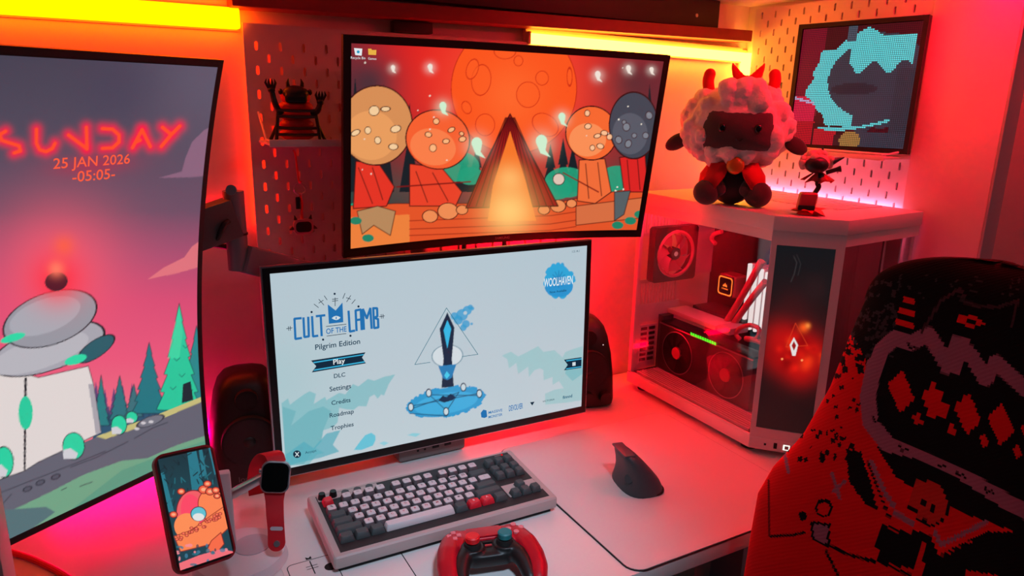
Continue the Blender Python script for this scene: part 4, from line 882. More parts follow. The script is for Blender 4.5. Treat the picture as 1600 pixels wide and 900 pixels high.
# chamfer frame with the tall narrow display
dch = (B_-A_)/np.linalg.norm(B_-A_); Lc = np.linalg.norm(B_-A_)
def ch(u, w): return A_+dch*u+np.array([-dch[1], dch[0]])*w
s0, s1, zt, zb = 10., 109., -345., -706.
for u0, u1, z0, z1 in ((0, s0, -726, -319), (s1, Lc, -726, -319), (s0, s1, zt, -319), (s0, s1, -726, zb)): wallstrip(ch(u0, 0), ch(u1, 0), z0, z1, 8, PCW, 'screen_frame')
cc = ch((s0+s1)/2, 2.); yawc = math.atan2(dch[1], dch[0])
mwD = pose((cc[0], cc[1], (zt+zb)/2), yawc)
wallstrip(ch(s0, 4), ch(s1, 4), zb, zt, 6, BEZ, 'display_back')
S = Panel(mwD, s1-s0-1, zt-zb-1, 100, 360)
S.vgrad([(380, (16, 22, 26)), (480, (22, 20, 22)), (600, (22, 16, 18)), (690, (16, 15, 16))])
for x, y, r, c_, a in ((1240, 545, 34, (150, 10, 12), .9), (1225, 530, 28, (200, 16, 14), .8), (1255, 560, 30, (210, 20, 16), .85), (1270, 555, 22, (170, 10, 12), .8), (1220, 560, 22, (170, 10, 12), .7), (1250, 580, 20, (190, 14, 14), .7), (1240, 480, 30, (60, 20, 22), .6), (1275, 450, 20, (40, 26, 28), .7)): S.halo(x, y, r, c_, a)
rs = random.Random(4)
for _ in range(50): S.halo(1243+rs.gauss(0, 20), 552+rs.gauss(0, 17), rs.uniform(4, 9), rs.choice([(236, 30, 18), (150, 8, 12), (120, 4, 8), (255, 60, 24)]), .5)
S.halo(1256, 512, 7, (255, 90, 30), .9); S.halo(1262, 509, 4, (255, 140, 60), .9)
S.line([(1243, 505), (1228, 542)], .8, (220, 60, 30)); S.line([(1243, 505), (1262, 540)], .8, (220, 60, 30)); S.line([(1228, 542), (1262, 540)], .8, (220, 60, 30))
S.poly([(1240.5, 527), (1247, 539), (1243, 556), (1238, 556), (1234, 539)], (226, 222, 220)); S.poly([(1240.5, 533), (1244, 540), (1240.5, 548), (1237, 540)], (150, 20, 20)); S.ell(1222, 561, 1.8, 1.8, (255, 150, 90)); S.ell(1253, 563, 1.8, 1.8, (255, 150, 90))
S.line([(1240, 400), (1245, 410), (1241, 428), (1236, 440)], 1.4, (52, 50, 52)); S.line([(1245, 398), (1251, 412), (1247, 430)], 1.2, (44, 42, 44))
o = S.build(pc, 'display'); o.matrix_world = Matrix.Translation(-W(pc0)) @ mwD if False else mwD
o.matrix_parent_inverse = pc.matrix_basis.inverted() if False else Matrix.Identity(4); o.matrix_basis = Matrix.Translation(W((0, 0, 0))-W((0, 0, 0))) @ (Matrix.Translation(-W(pc0)) @ mwD)
# ports on the base
for u, w_, h_, m_ in ((28, 4, 4, MATTE), (46, 6, 12, MATTE)):
    p, q = ch(u, -1.8), ch(u+w_, -1.8); wallstrip(p, q, -738-h_/2, -738+h_/2, 3, m_, 'port')
wallstrip(ch(63, -2), ch(75, -2), -744, -733, 3, glow((255, 250, 236), 1.2), 'power_button'); wallstrip(ch(66, -2.4), ch(73, -2.4), -742, -735, 2, mat('button_grey', (150, 160, 158), .4), 'power_button')
# ---- rear wall with bars, inner tray
for i in range(13): P(MB().box((830+i*9.4, YR-4, -392), (833.5+i*9.4, YR, -322)), 'rear_bar')
P(MB().box((826, YR-5, -396), (956, YR, -389)), 'rear_crossbar'); P(MB().box((950, YR-5, -500), (1060, YR, -322)), 'rear_panel')
for i in range(9): P(MB().box((827, YR-5, -392-14*(i+1)), (833, YR, -388-14*(i+1))), 'rear_bar')
for i in range(14): P(MB().box((828+i*9.2, YR-5, -560), (832.5+i*9.2, YR, -506)), 'rear_bar')
P(MB().box((826, YR-5, -508), (960, YR, -500)), 'rear_crossbar'); P(MB().box((826, YR-6, -604), (962, YR, -560), 1), 'rear_panel')
P(MB().box((826, YR-6, -726), (846, YR, -604), 1), 'rear_panel')
mesh_plate = MB().box((846, YR-5, -720), (900, YR, -612), 1); P(mesh_plate, 'slot_cover')
for i in range(7):
    for j in range(2): P(MB().box((850+j*24, YR-6.5, -625-i*13), (868+j*24, YR-5, -618-i*13)), 'slot_hole', MATTE)
P(MB().box((1062, -500, -726), (1068, YR, -319)), 'tray', mat('tray_black', (14, 13, 14), .5)); P(MB().box((1056, -330, -600), (1062, -85, -335), 1), 'motherboard', mat('board_black', (12, 13, 15), .4, bump=.3, scale=80))
P(MB().box((1128, -495, -726), (1132, YR-6, -319)), 'far_panel')
# ---- fans
BL = {}
def fan(c, nrm, up, r, m_f, m_b, name='case_fan', sq=True):
    """a fan as one part: square frame, ring, hub and blades as its pieces"""
    c = np.array(c, float); nrm = np.array(nrm, float); up = np.array(up, float); rt = np.cross(up, nrm)
    tr = lambda v: c+rt*v[0]+up*v[1]+nrm*v[2]
    fr = MB()
    n = 40; q = r*1.14
    sqp = [(q*math.copysign(min(1, abs(math.cos(t))*1.41), math.cos(t)), q*math.copysign(min(1, abs(math.sin(t))*1.41), math.sin(t))) for t in [2*math.pi*(i+.5)/n for i in range(n)]]
    V = [(x, y, z) for z in (0, 22) for x, y in sqp]+[(r*math.cos(2*math.pi*(i+.5)/n), r*math.sin(2*math.pi*(i+.5)/n), z) for z in (0, 22) for i in range(n)]
    f = []
    for i in range(n):
        j = (i+1) % n; f += [[i, j, n+j, n+i], [2*n+i, 3*n+i, 3*n+j, 2*n+j], [n+i, n+j, 3*n+j, 3*n+i], [i, 2*n+i, 2*n+j, j]]
    fr.add(V, f).xf(tr); F_ = P(fr, name, m_f)
    g = MB(); V = [(rr_*math.cos(2*math.pi*i/n), rr_*math.sin(2*math.pi*i/n), z) for rr_, z in ((r*.99, 23), (r*.9, 25), (r*.86, 20)) for i in range(n)]
    g.add(V, [[a*n+i, a*n+(i+1) % n, (a+1)*n+(i+1) % n, (a+1)*n+i] for a in range(2) for i in range(n)]).xf(tr); P(g, 'fan_ring', m_b, F_)
    h = MB().cone((0, 0, 4), (0, 0, 22), r*.27, r*.25, 28); h.xf(tr); P(h, 'fan_hub', BLACK, F_)
    h = MB().cone((0, 0, 22), (0, 0, 22.6), r*.1, r*.1, 18); h.xf(tr); P(h, 'hub_badge', SILVER, F_)
    for k in range(7):
        a = 2*math.pi*k/7; b = MB(); V = []
        for s_ in np.linspace(0, 1, 5):
            rr_ = r*(.25+.63*s_); w0_ = .38+.12*s_; tw = .35*s_
            for e, z in ((-w0_, 4), (w0_, 18)): V.append((rr_*math.cos(a+tw+e), rr_*math.sin(a+tw+e), z))
        b.add(V, [[2*i, 2*i+1, 2*i+3, 2*i+2] for i in range(4)]).xf(tr); P(b, 'fan_blade', m_b, F_)
    return F_
FB = mat('fan_frosted', (196, 120, 130), .4)
fan((902, -84, -434), (0, -1, 0), (0, 0, 1), 56, BLACK, FB)
ff = onx(1342, 390, 1100); fan(ff, (-1, 0, 0), (0, 0, 1), 50, PCW, FB); fan(ff+(0, 2, -122), (-1, 0, 0), (0, 0, 1), 50, PCW, FB); fan(ff+(0, 4, -244), (-1, 0, 0), (0, 0, 1), 50, PCW, FB)
# ---- pump, tubes, memory
pu = onx(1138, 446, 1020)
def onmobo(mb): return mb
pm = MB().box((1012, pu[1]-27, pu[2]-27), (1056, pu[1]+27, pu[2]+27), 9, seg=3); pump = P(pm, 'pump_block', mat('pump_red', (150, 70, 74), .4))
P(MB().box((1010, pu[1]-23, pu[2]-23), (1012.4, pu[1]+23, pu[2]+23), .5), 'pump_face', BEZ, pump)
rg = rrect(pu[1]-22, pu[2]-22, pu[1]+22, pu[2]+22, 7); mb = MB()
ri = rrect(pu[1]-19, pu[2]-19, pu[1]+19, pu[2]+19, 6); k = len(rg)
mb.add([(1009.6, y, z) for y, z in rg]+[(1009.6, y, z) for y, z in ri], [[i, (i+1) % k, k+(i+1) % k, k+i] for i in range(k)]); P(mb, 'pump_ring', emit('ring_orange', (1, .16, .02), 2.2), pump)
em = MB()
for q in ([(-3, -1), (0, 8), (3, -1)], [(-7, -2), (-4, 5), (-2, -2)], [(2, -2), (4, 5), (7, -2)]): em.add([(1009.4, pu[1]-y, pu[2]+z) for y, z in q], [[0, 1, 2]])
P(em, 'pump_emblem', emit('ring_orange', (1, .16, .02), 2.2), pump)
t_ = text_mb('CORSAIR', w=20, bold=.01); t_.xf(lambda p: np.array([1009.4, pu[1]-p[0], pu[2]-7+p[1]])); P(t_, 'pump_lettering', emit('ring_orange', (1, .16, .02), 2.2), pump, smooth=False)
RAM = emit('memory_light', (1, .9, .84), 1.05)
for i in range(4):
    y = float(onx(1166+i*9.5, 450, 1003)[1]); z0, z1 = -590, -440-i*3
    r_ = P(MB().box((1012, y-4, z0), (1056, y+4, z1), 1.5), 'memory_stick', mat('memory_white', (220, 214, 214), .4)); P(MB().box((1003, y-3.2, z0), (1012, y+3.2, z1), 2), 'light_diffuser', RAM, r_)
TB = mat('sleeved_tube', (186, 92, 106), .6, bump=.3, scale=900)
for a, b, c_, m1 in (((1132, 508), (1160, 462), (1190, 408), 985), ((1142, 512), (1172, 470), (1196, 440), 990)):
    pts = [onx(*a, 985), onx(*b, 965), onx(*c_, 955)]; pts = [onx(1148, 455, 1012)]*0+pts
    P(MB().tube(smoothpts(pts), 7.5, 12), 'coolant_tube', TB)
P(MB().tube(smoothpts([onx(*q, 950) for q in ((1156, 530), (1150, 522), (1156, 513), (1170, 508), (1184, 512), (1186, 522), (1180, 530), (1168, 531))]), 5, 10), 'power_cable', TB)
P(MB().tube(smoothpts([onx(*q, 950) for q in ((1165, 529), (1178, 531), (1192, 536))]), 6, 10), 'power_cable', TB)
P(MB().tube(smoothpts([onx(*q, 990) for q in ((1128, 362), (1116, 366), (1112, 374), (1118, 381))]), 5, 10), 'top_cable', TB)
# ---- white bracket and graphics card
a, b = onx(1062, 486, 950), onx(1130, 511, 950)
P(MB().box((925, b[1], -588), (985, YR-8, -577), 2), 'card_bracket'); P(MB().box((930, b[1]-38, -590), (990, b[1], -574), 4), 'bracket_tip', mat('bracket_grey', (178, 176, 184), .4))
P(MB().box((985, b[1]-20, -592), (1056, YR-30, -570), 2), 'heatsink', mat('heatsink_dark', (40, 36, 40), .4, .4))
GX = 892.; gy0, gy1, gz0, gz1 = -372., -82., -718., -604.
card = P(MB().box((GX, gy0, gz0), (GX+42, gy1, gz1), 4), 'graphics_card', mat('card_graphite', (74, 64, 66), .4, .4, bump=.05))
P(MB().box((GX+2, gy0+1, gz1), (GX+44, gy1-1, gz1+5), 1), 'card_top', mat('card_top_black', (14, 13, 14), .35), card)
P(MB().box((GX-1.5, gy0, gz1-2), (GX+1, gy1, gz1+1)), 'card_trim', mat('card_trim_silver', (168, 150, 152), .3, .8), card); P(MB().box((GX+8, gy1, gz0-4), (GX+40, YR-7, gz1+14)), 'card_end_plate', STEEL, card)
for y in (-148, -302):
    zc = (gz0+gz1)/2
    def ringm(r0, r1, x, m_, nm, n=40):
        mb = MB(); mb.add([(x, y+r0*math.cos(2*math.pi*i/n), zc+r0*math.sin(2*math.pi*i/n)) for i in range(n)]+[(x, y+r1*math.cos(2*math.pi*i/n), zc+r1*math.sin(2*math.pi*i/n)) for i in range(n)], [[i, (i+1) % n, n+(i+1) % n, n+i] for i in range(n)]); return P(mb, nm, m_, card)
    P(MB().cone((GX-.3, y, zc), (GX-1, y, zc), 49, 49, 40), 'fan_well', mat('well_black', (8, 8, 8), .5), card); ringm(51, 48.5, GX-1.8, mat('card_trim_silver', (168, 150, 152), .3, .8), 'fan_ring')
    P(MB().cone((GX-1, y, zc), (GX-5, y, zc), 15, 14, 28), 'fan_hub', mat('hub_copper', (186, 110, 116), .3, .7), card)
    for k in range(9):
        a0_ = 2*math.pi*k/9; bl = MB(); V = []
        for s_ in np.linspace(0, 1, 4):
            rr_ = 15+31*s_
            for e, x in ((-.22, GX-1.3), (.22, GX-3.6)): V.append((x, y+rr_*math.cos(a0_+.4*s_+e), zc+rr_*math.sin(a0_+.4*s_+e)))
        bl.add(V, [[2*i, 2*i+1, 2*i+3, 2*i+2] for i in range(3)]); P(bl, 'fan_blade', mat('blade_black', (15, 14, 15), .4), card)
gl = MB(); GRN = emit('card_green', (.09, 1, .02), 1.6)
for i in range(11):
    y = -188-i*7.4; gl.add([(GX-1.8, y, gz1-1), (GX-1.8, y-5.6, gz1-1), (GX-1.8, y-4.2, gz1+6), (GX-1.8, y+1.4, gz1+6)], [[0, 1, 2, 3]])
o = P(gl, 'card_light_text', GRN, card, smooth=False); o['kind'] = 'stuff'
# floor grille slats
P(MB().prism(inset(6), -727, -724), 'inner_floor', MATTE)
for i in range(12): P(MB().box((832+i*8., -430-min(80, i*7.), -724), (836.5+i*8., -80, -719)), 'floor_slat', PCW)
for i in range(5): P(MB().box((930+i*18, -500, -724), (940+i*18, -385, -719)), 'floor_slat', PCW)
# the tower's own light strip under the lid
P(MB().box((840, -430, -324), (846, -90, -320)), 'inner_light_strip', emit('tower_strip', (1, .02, .07), 70)); P(MB().box((1046, -470, -718), (1052, -110, -714)), 'inner_light_strip', emit('tower_strip_low', (1, .02, .10), 22))

# ================================================================== PIXEL PANEL
WP = 256.; c3 = CAM+(np.array([(1106+1160)/2, (-207-461)/2, (71-187)/2.])-CAM)*.985
mwX = pose(c3, -1.363, .04, .008)
px = thing('pixel_panel', None, 'square framed pixel light panel on the narrow shelf beside the post', 'display', mw=mwX)
MB().box((-WP/2, 1, -WP/2), (WP/2, 12, WP/2), 1.5).build('panel_body', BLACK, px)
for a, b in (((-WP/2, -4, -WP/2), (-WP/2+9, 1, WP/2)), ((WP/2-9, -4, -WP/2), (WP/2, 1, WP/2)), ((-WP/2+9, -4, WP/2-9), (WP/2-9, 1, WP/2)), ((-WP/2+9, -4, -WP/2), (WP/2-9, 1, -WP/2+9))): MB().box(a, b).build('frame_bar', BLACK, px)
N = 64; st_ = (WP-20)/N; img = np.zeros((N, N, 3)); jj, ii = np.mgrid[0:N, 0:N]; U_ = (ii+.5)/N; V_ = 1-(jj+.5)/N
img[:] = lin((66, 12, 26))
rs = np.random.RandomState(3)
img[(U_ < .22) & (V_ < .75)] = lin((126, 14, 44)); img[(U_ < .2) & (V_ > .58) & (V_ < .8)] = lin((226, 30, 74)); img[(U_ < .22) & (V_ > .8)] = lin((190, 16, 40))
img[(V_ > .82) & (U_ > .2) & (U_ < .5)] = lin((40, 14, 24)); img[(V_ > .86) & (U_ > .22) & (U_ < .42)] = lin((196, 24, 44))
SL = (46, 62, 78); CYN = (92, 222, 228)
ang = np.arctan2(V_-.47, U_-.62); rad = np.hypot((U_-.62)/.50, (V_-.47)/.40); wob = 1+.05*np.sin(ang*9)+.03*np.sin(ang*17+1)
img[rad < wob] = lin(SL); ring = (rad < wob) & (rad > .80-.16*np.cos(ang-2.6)) & (U_ < .55); img[ring] = lin(CYN)
top = (V_ < .34+.05*np.sin(U_*26)) & (V_ > .06+.04*np.sin(U_*19)) & (U_ > .46) & (U_ < .97-.2*(V_ < .1)); img[top] = lin(CYN)
band = (np.abs(V_-(.86-.28*(U_-.45)**2-.1*np.clip(U_-.45, 0, 1))) < .012) & (U_ > .25); img[band] = lin(CYN)
img[(U_ > .86) & (V_ > .36)] = lin((40, 56, 70)); img[(U_ > .4) & (V_ > .9)] = lin((48, 26, 34)); img[(U_ > .62) & (V_ > .88)] = lin(SL)
img[(np.hypot((U_-.55)/.09, (V_-.95)/.08) < 1)] = lin((168, 128, 70))
img[(np.abs(V_-.62-.25*(U_-.1)) < .012) & (U_ < .18)] = lin((200, 180, 220)); img[(U_ > .4) & (U_ < .48) & (V_ < .12)] = lin((64, 88, 104))
for m_, a_ in ((np.hypot((U_-.52)/.20, (V_-.52)/.05), 1), ): img[(m_ < 1)] = lin((30, 42, 56))
mb = MB(); V = []; Fq = []
for j in range(N):
    for i in range(N):
        x, z = -WP/2+10+i*st_, -WP/2+10+j*st_; e = st_*.10; k = len(V); V += [(x+e, -.2, z+e), (x+st_-e, -.2, z+e), (x+st_-e, -.2, z+st_-e), (x+e, -.2, z+st_-e)]; Fq.append((k, k+1, k+2, k+3))
me = bpy.data.meshes.new('pixel_grid'); me.from_pydata((np.array(V)/1000).tolist(), [], Fq); at_ = me.color_attributes.new('print', 'FLOAT_COLOR', 'CORNER')
at_.data.foreach_set('color', np.repeat(np.c_[img.reshape(-1, 3), np.ones(N*N)], 4, 0).astype(np.float32).ravel()); me.materials.append(attr_mat('display_panel'))
o = bpy.data.objects.new('pixel_grid', me); COL.objects.link(o); o.parent = px; o['kind'] = 'stuff'
# ================================================================== SOFT TOY ON THE TOWER
WOOL = mat('wool_cream', (232, 214, 210), .95, bump=.9, scale=260, var=.06, sheen=.3); PLK = mat('plush_charcoal', (58, 48, 50), .95, bump=.4, scale=500, sheen=.2); PRED = mat('felt_red', (206, 20, 28), .9, bump=.4, scale=600)
ty = thing('plush_sheep', (864, -292, -291.5), 'fluffy pale plush sheep with a dark face and red cape sitting on the tower', 'plush toy', rot=(0, 0, -.74))
HZ = 152.
w = MB(); rs = random.Random(11); w.ball((0, 6, HZ), (98, 84, 80), n=28, k=18)
for i in range(150):
    t = rs.uniform(0, 2*math.pi); u = rs.uniform(-1, 1); s_ = math.sqrt(1-u*u); d = np.array([s_*math.cos(t), s_*math.sin(t), u])
    if d[1] < -.45 and abs(d[2]+.05) < .5 and abs(d[0]) < .66: continue
    w.ball(np.array([0, 6, HZ])+d*np.array([96, 82, 78]), rs.uniform(11, 18), n=10, k=7)
for i in range(16): w.ball((rs.uniform(-40, 40), -58+rs.uniform(-6, 6), HZ+62+rs.uniform(-14, 10)), rs.uniform(15, 21), n=10, k=7)
o = w.build('fleece', WOOL, ty); remesh(o, 3.2, 2)
tx = bpy.data.textures.new('fleece_clouds', 'CLOUDS'); tx.noise_scale = .012; dm = o.modifiers.new('curl', 'DISPLACE'); dm.texture = tx; dm.strength = .006; dm.mid_level = .5
fc = MB(); V = []; n = 40; 
fc.ball((0, -38, HZ-6), (70, 50, 44), n=36, k=20); fc.v = [tuple(np.array([p[0], p[1], p[2]])) for p in fc.v]
def sq(p):
    x, z = p[0]/70, (p[2]-(HZ-6))/44; r = math.hypot(x, z); m_ = max(abs(x), abs(z), 1e-6); k = 1+(r/m_-1)*.55*min(1, r); return np.array([p[0]*k, p[1], (p[2]-(HZ-6))*k+HZ-6])
fc.xf(sq); o = fc.build('face', PLK, ty, angle=80)
for s_ in (-1, 1):
    MB().ball((s_*32, -84, HZ-2), (7, 4, 8)).build('button_eye', mat('button_black', (8, 8, 8), .15), ty); 
    e = MB(); e.ball((s_*112, 8, HZ-34), (26, 9, 15), Matrix.Rotation(s_*.55, 3, 'Y'), n=18, k=10); e.build('ear', PLK, ty)
    h = MB().tube(smoothpts([(s_*58, 6, HZ+62), (s_*62, 6, HZ+84), (s_*60, 5, HZ+98)]), [13]*9+[12]*4+[10, 8, 6, 3] if False else 11, 12); h.ball((s_*60, 5, HZ+97), 11, n=12, k=8); h.build('horn', PRED, ty)
    f = MB(); f.ball((s_*48, -40, 25), (26, 30, 25), n=20, k=14); f.build('foot', PLK, ty)
    f = MB(); f.tube(smoothpts([(s_*30, -10, 78), (s_*36, -30, 52), (s_*26, -46, 34)]), 14, 12); f.ball((s_*26, -46, 33), 14, n=12, k=8); f.build('arm', PLK, ty)
mth = MB().tube(smoothpts([(-6, -87, HZ-21), (0, -87.5, HZ-25), (6, -87, HZ-21)]), 1.1, 6); mth.build('stitched_mouth', mat('button_black', (8, 8, 8), .15), ty)
b = MB(); b.ball((0, 0, 45), (44, 36, 46), n=24, k=16); o = b.build('body', PLK, ty)
cp = MB(); n = 26; V = []
for zz, rx, ry in ((88, 40, 36), (74, 52, 46), (58, 60, 52), (40, 62, 52)):
    for i in range(n+1):
        t = math.radians(-62+304*i/n); wv = 3*math.sin(i*1.7) if zz < 60 else 0
        V.append((rx*math.cos(t)+wv, ry*math.sin(t)*1.0, zz+(6*math.sin(i*2.6) if zz == 40 else 0)))
cp.add(V, [[j*(n+1)+i, j*(n+1)+i+1, (j+1)*(n+1)+i+1, (j+1)*(n+1)+i] for j in range(3) for i in range(n)]); o = cp.build('cape', PRED, ty); sd = o.modifiers.new('thick', 'SOLIDIFY'); sd.thickness = .004
for s_ in (-1, 1):
    c = MB(); c.add([(s_*8, -44, 82), (s_*42, -38, 84), (s_*56, -42, 48), (s_*36, -60, 30), (s_*18, -56, 56)], [[0, 1, 2, 3, 4]]); o = c.build('cape_lapel', PRED, ty); sd = o.modifiers.new('thick', 'SOLIDIFY'); sd.thickness = .004
MB().ball((0, -58, 80), (17, 9, 17), n=24, k=14).build('cape_button', mat('brass_button', (214, 120, 40), .35, .5), ty)
bw = MB(); bw.ball((10, 4, HZ+88), (8, 8, 8), n=12, k=8)
for s_ in (-1, 1):
    for q in np.linspace(0, 1, 7): bw.ball((10+s_*(4+22*q), 4, HZ+90+13*q), (4, 5, 4+13*q), Matrix.Rotation(s_*.2, 3, 'Y'), n=12, k=8)
o = bw.build('bow', PRED, ty); remesh(o, 2.5, 3)

# ================================================================== SMALL FIGURINE ON THE TOWER
fg = thing('figurine', (892, -458, -291), 'small leaping sheep figurine over a red block at the front of the tower', 'figurine', rot=(0, 0, -.74))
FRED = mat('figurine_red', (208, 26, 34), .45); FBK = mat('figurine_black', (30, 22, 24), .4); FWH = mat('figurine_wool', (226, 170, 160), .5)
for i in range(11):
    a = 2*math.pi*i/11+.2; L = 34+8*math.sin(i*2.3); lf = MB(); d = np.array([math.cos(a), math.sin(a), 0]); q = np.array([-math.sin(a), math.cos(a), 0])
    lf.add([d*6+q*7, d*6-q*7, d*L*.6-q*8+(0, 0, 9), d*L+(0, 0, 6+5*math.cos(i)), d*L*.6+q*8+(0, 0, 9), d*6+(0, 0, 14)], [[0, 1, 5], [1, 2, 5], [2, 3, 5], [3, 4, 5], [4, 0, 5], [0, 4, 3, 2, 1]]); lf.build('leaf', FRED, fg)
MB().cone((0, 0, 0), (0, 0, 5), 20, 16, 24).build('base_disc', FRED, fg)
b = MB().box((-16, -14, 8), (14, 14, 40), 5, seg=3); b.xf(lambda p: p+np.array([-6+(p[2]-8)*.12, -4, 0])); b.build('stone_block', mat('block_red', (176, 46, 62), .5), fg)
b = MB().box((-15, -19, 9), (13, -16, 18), 2); b.xf(lambda p: p+np.array([-6, -1, 0])); b.build('block_slot', FBK, fg)
MB().tube(smoothpts([(8, 4, 38), (13, 4, 50), (10, 2, 58), (18, 2, 70)]), 4.5, 10).build('leg', FBK, fg); MB().ball((12, 2, 66), (11, 9, 10), n=16, k=10).build('body', FBK, fg)
c = MB()
for i in range(7): a = math.radians(200+i*24); c.add([(8, 2, 80), (8+30*math.cos(a), 2+14*math.sin(a), 62-4*(i % 2)), (8+30*math.cos(a+.4), 2+14*math.sin(a+.4), 62)], [[0, 1, 2]])
o = c.build('cape', FRED, fg); sd = o.modifiers.new('thick', 'SOLIDIFY'); sd.thickness = .0015
MB().ball((3, -10, 90), (20, 13, 15), n=20, k=12).build('face', FBK, fg)
w = MB(); w.ball((4, 2, 93), (24, 18, 18), n=16, k=10)
for i in range(40):
    t = rs.uniform(0, 2*math.pi); u = rs.uniform(-.7, 1); s_ = math.sqrt(1-u*u); d = np.array([s_*math.cos(t), s_*math.sin(t), u])
    if d[1] < -.3 and d[2] < .6: continue
    w.ball(np.array([4, 2, 93])+d*np.array([24, 17, 17]), rs.uniform(5.5, 8), n=10, k=7)
w.build('wool_bobbles', FWH, fg, angle=80)
MB().cone((10, 2, 108), (12, 2, 122), 5, .6, 12).build('horn', FBK, fg); MB().cone((30, 4, 96), (50, 6, 104), 7, 1, 12).build('ear', FBK, fg); MB().tube([(22, 2, 76), (38, 2, 82), (46, 2, 84)], [4, 4, 6], 10).build('arm', FBK, fg)

# ================================================================== HORNED FIGURINE ON THE PEG SHELF
hf = thing('figurine', (70, -50, -177), 'dark horned figurine raising clawed hands on the small shelf', 'figurine', rot=(0, 0, -.15))
HB = mat('statue_black', (12, 9, 10), .4); HR = mat('statue_red', (196, 24, 28), .45)
b = MB()
for z, rx in ((12, 30), (28, 29), (44, 28), (58, 29)): b.ball((0, 0, z), (rx, 18, 12), n=20, k=10)
b.build('segmented_body', HR, hf, angle=80); b = MB(); b.ball((0, 0, 74), (25, 19, 17), n=20, k=12); b.build('head', HR, hf)
b = MB(); b.ball((0, -8, 80), (22, 14, 13), n=20, k=12); b.box((-18, -22, 64), (18, -10, 78), 4); o = b.build('dark_visor', HB, hf); remesh(o, 2, 3)
for s_ in (-1, 1):
    MB().tube([(s_*11, -2, 88), (s_*12, -3, 97), (s_*10, -4, 104)], [4, 3, .6], 10).build('horn', HB, hf); MB().ball((s_*24, -4, 82), (4, 4, 5), n=10, k=7).build('ear_spike', HB, hf)
    dz = 14 if s_ < 0 else -4
    MB().tube(smoothpts([(s_*26, -14, 46), (s_*34, -20, 54+dz*.5), (s_*38, -20, 66+dz)]), [6, 6, 6, 5, 5, 5, 5, 5, 5, 5, 5, 5, 4.5, 4.5, 4.5, 4.5, 4.5], 10).build('arm', HB, hf)
    h = MB(); h.ball((s_*39, -20, 70+dz), (6, 5, 6), n=12, k=8)
    for a in (-.9, -.3, .3, .9): h.tube([(s_*39+a*4, -20, 72+dz), (s_*40+a*9, -21, 82+dz), (s_*40+a*7, -24, 88+dz)], [2.4, 2, .5], 7)
    h.build('clawed_hand', HB, hf); MB().tube([(s_*36, -22, 0), (s_*33, -20, 30), (s_*30, -18, 52)], 3, 10).build('side_post', HB, hf); MB().tube([(s_*46, -10, 0), (s_*34, -18, 26)], 3, 8).build('foot_strut', HB, hf)
for z in (12, 23, 42, 52): MB().tube([(-32, -21, z), (0, -24, z-1), (32, -21, z)], 2.6, 8).build('bar', HB, hf)

# ================================================================== KEY CHAIN
kc = thing('key_chain', (76, -20, -345), 'key chain with a rounded charm hanging from the pegboard', 'key chain'); k0 = (76, -20, -345)
MB().tube(smoothpts([(73, 4, -196), (72.5, -8, -198), (73, -14, -206), (75, -16, -240), (76, -18, -252), (78, -22, -250)]), 1.8, 8).build('peg_hook', mat('hook_red', (214, 60, 60), .4), kc, k0)
r_ = [(76+10*math.cos(2*math.pi*i/24), -18+1.5*math.sin(i), -264+10*math.sin(2*math.pi*i/24)) for i in range(25)]; MB().tube(r_, 1.2, 8).build('split_ring', SILVER, kc, k0)
MB().tube(smoothpts([(76, -17, -274), (79, -17, -290), (78, -17, -305), (78, -18, -318)]), 2.2, 8).build('cord', mat('hook_red', (214, 60, 60), .4), kc, k0); MB().box((68, -19, -300), (76, -15, -278), 1.5).build('clasp', BLACK, kc, k0)
m_ = MB().prism(rrect(61, -346, 97, -318, 9, 6), 10, 16, bev=1); m_.xf(lambda p: np.array([p[0], -p[2]-6, p[1]])).build('charm', mat('charm_mauve', (206, 150, 160), .5), kc, k0)
m_ = MB().prism(rrect(65, -342, 93, -323, 7, 6), 16, 17.5, bev=.5); m_.xf(lambda p: np.array([p[0], -p[2]-6, p[1]])).build('charm_inlay', mat('charm_dark', (26, 14, 18), .5), kc, k0)
for x in (66, 92): MB().cone((x, -19, -319), (x+(1 if x > 79 else -1)*2, -19, -311), 3.5, .6, 10).build('charm_spike', mat('charm_dark', (26, 14, 18), .5), kc, k0)
for s_, x in ((-1, 61), (1, 97)): MB().cone((x, -19, -334), (x+s_*7, -19, -337), 4, .8, 10).build('charm_tab', mat('charm_dark', (26, 14, 18), .5), kc, k0)
# ================================================================== CHAIR WITH A KNITTED COVER
ch0 = (620, -900, -1503); XC, YC, TT = 600., -900., math.tan(.2)
chair = thing('gaming_chair', ch0, 'gaming chair in a black and red knitted cover at the right front', 'chair')
zz = [-1010, -900, -780, -700, -640, -600, -540, -470, -400, -345, -318, -300, -286, -277, -272]
hw = [170, 180, 188, 194, 198, 192, 166, 150, 146, 138, 126, 108, 84, 54, 14]
ht = [48, 50, 52, 52, 50, 48, 46, 44, 42, 40, 38, 34, 28, 20, 8]
nv, nu = 330, 420
zs = np.concatenate([np.linspace(-1010, -330, 290), -330+58*np.sin(np.linspace(0, 1, 41)[1:]*math.pi/2)]); nv = len(zs)
V = np.zeros((nv, nu, 3))
th = 2*np.pi*np.arange(nu)/nu; cs_, sn_ = np.cos(th), np.sin(th)
cu = np.sign(cs_)*np.abs(cs_)**.62; cw = np.sign(sn_)*np.abs(sn_)**.7
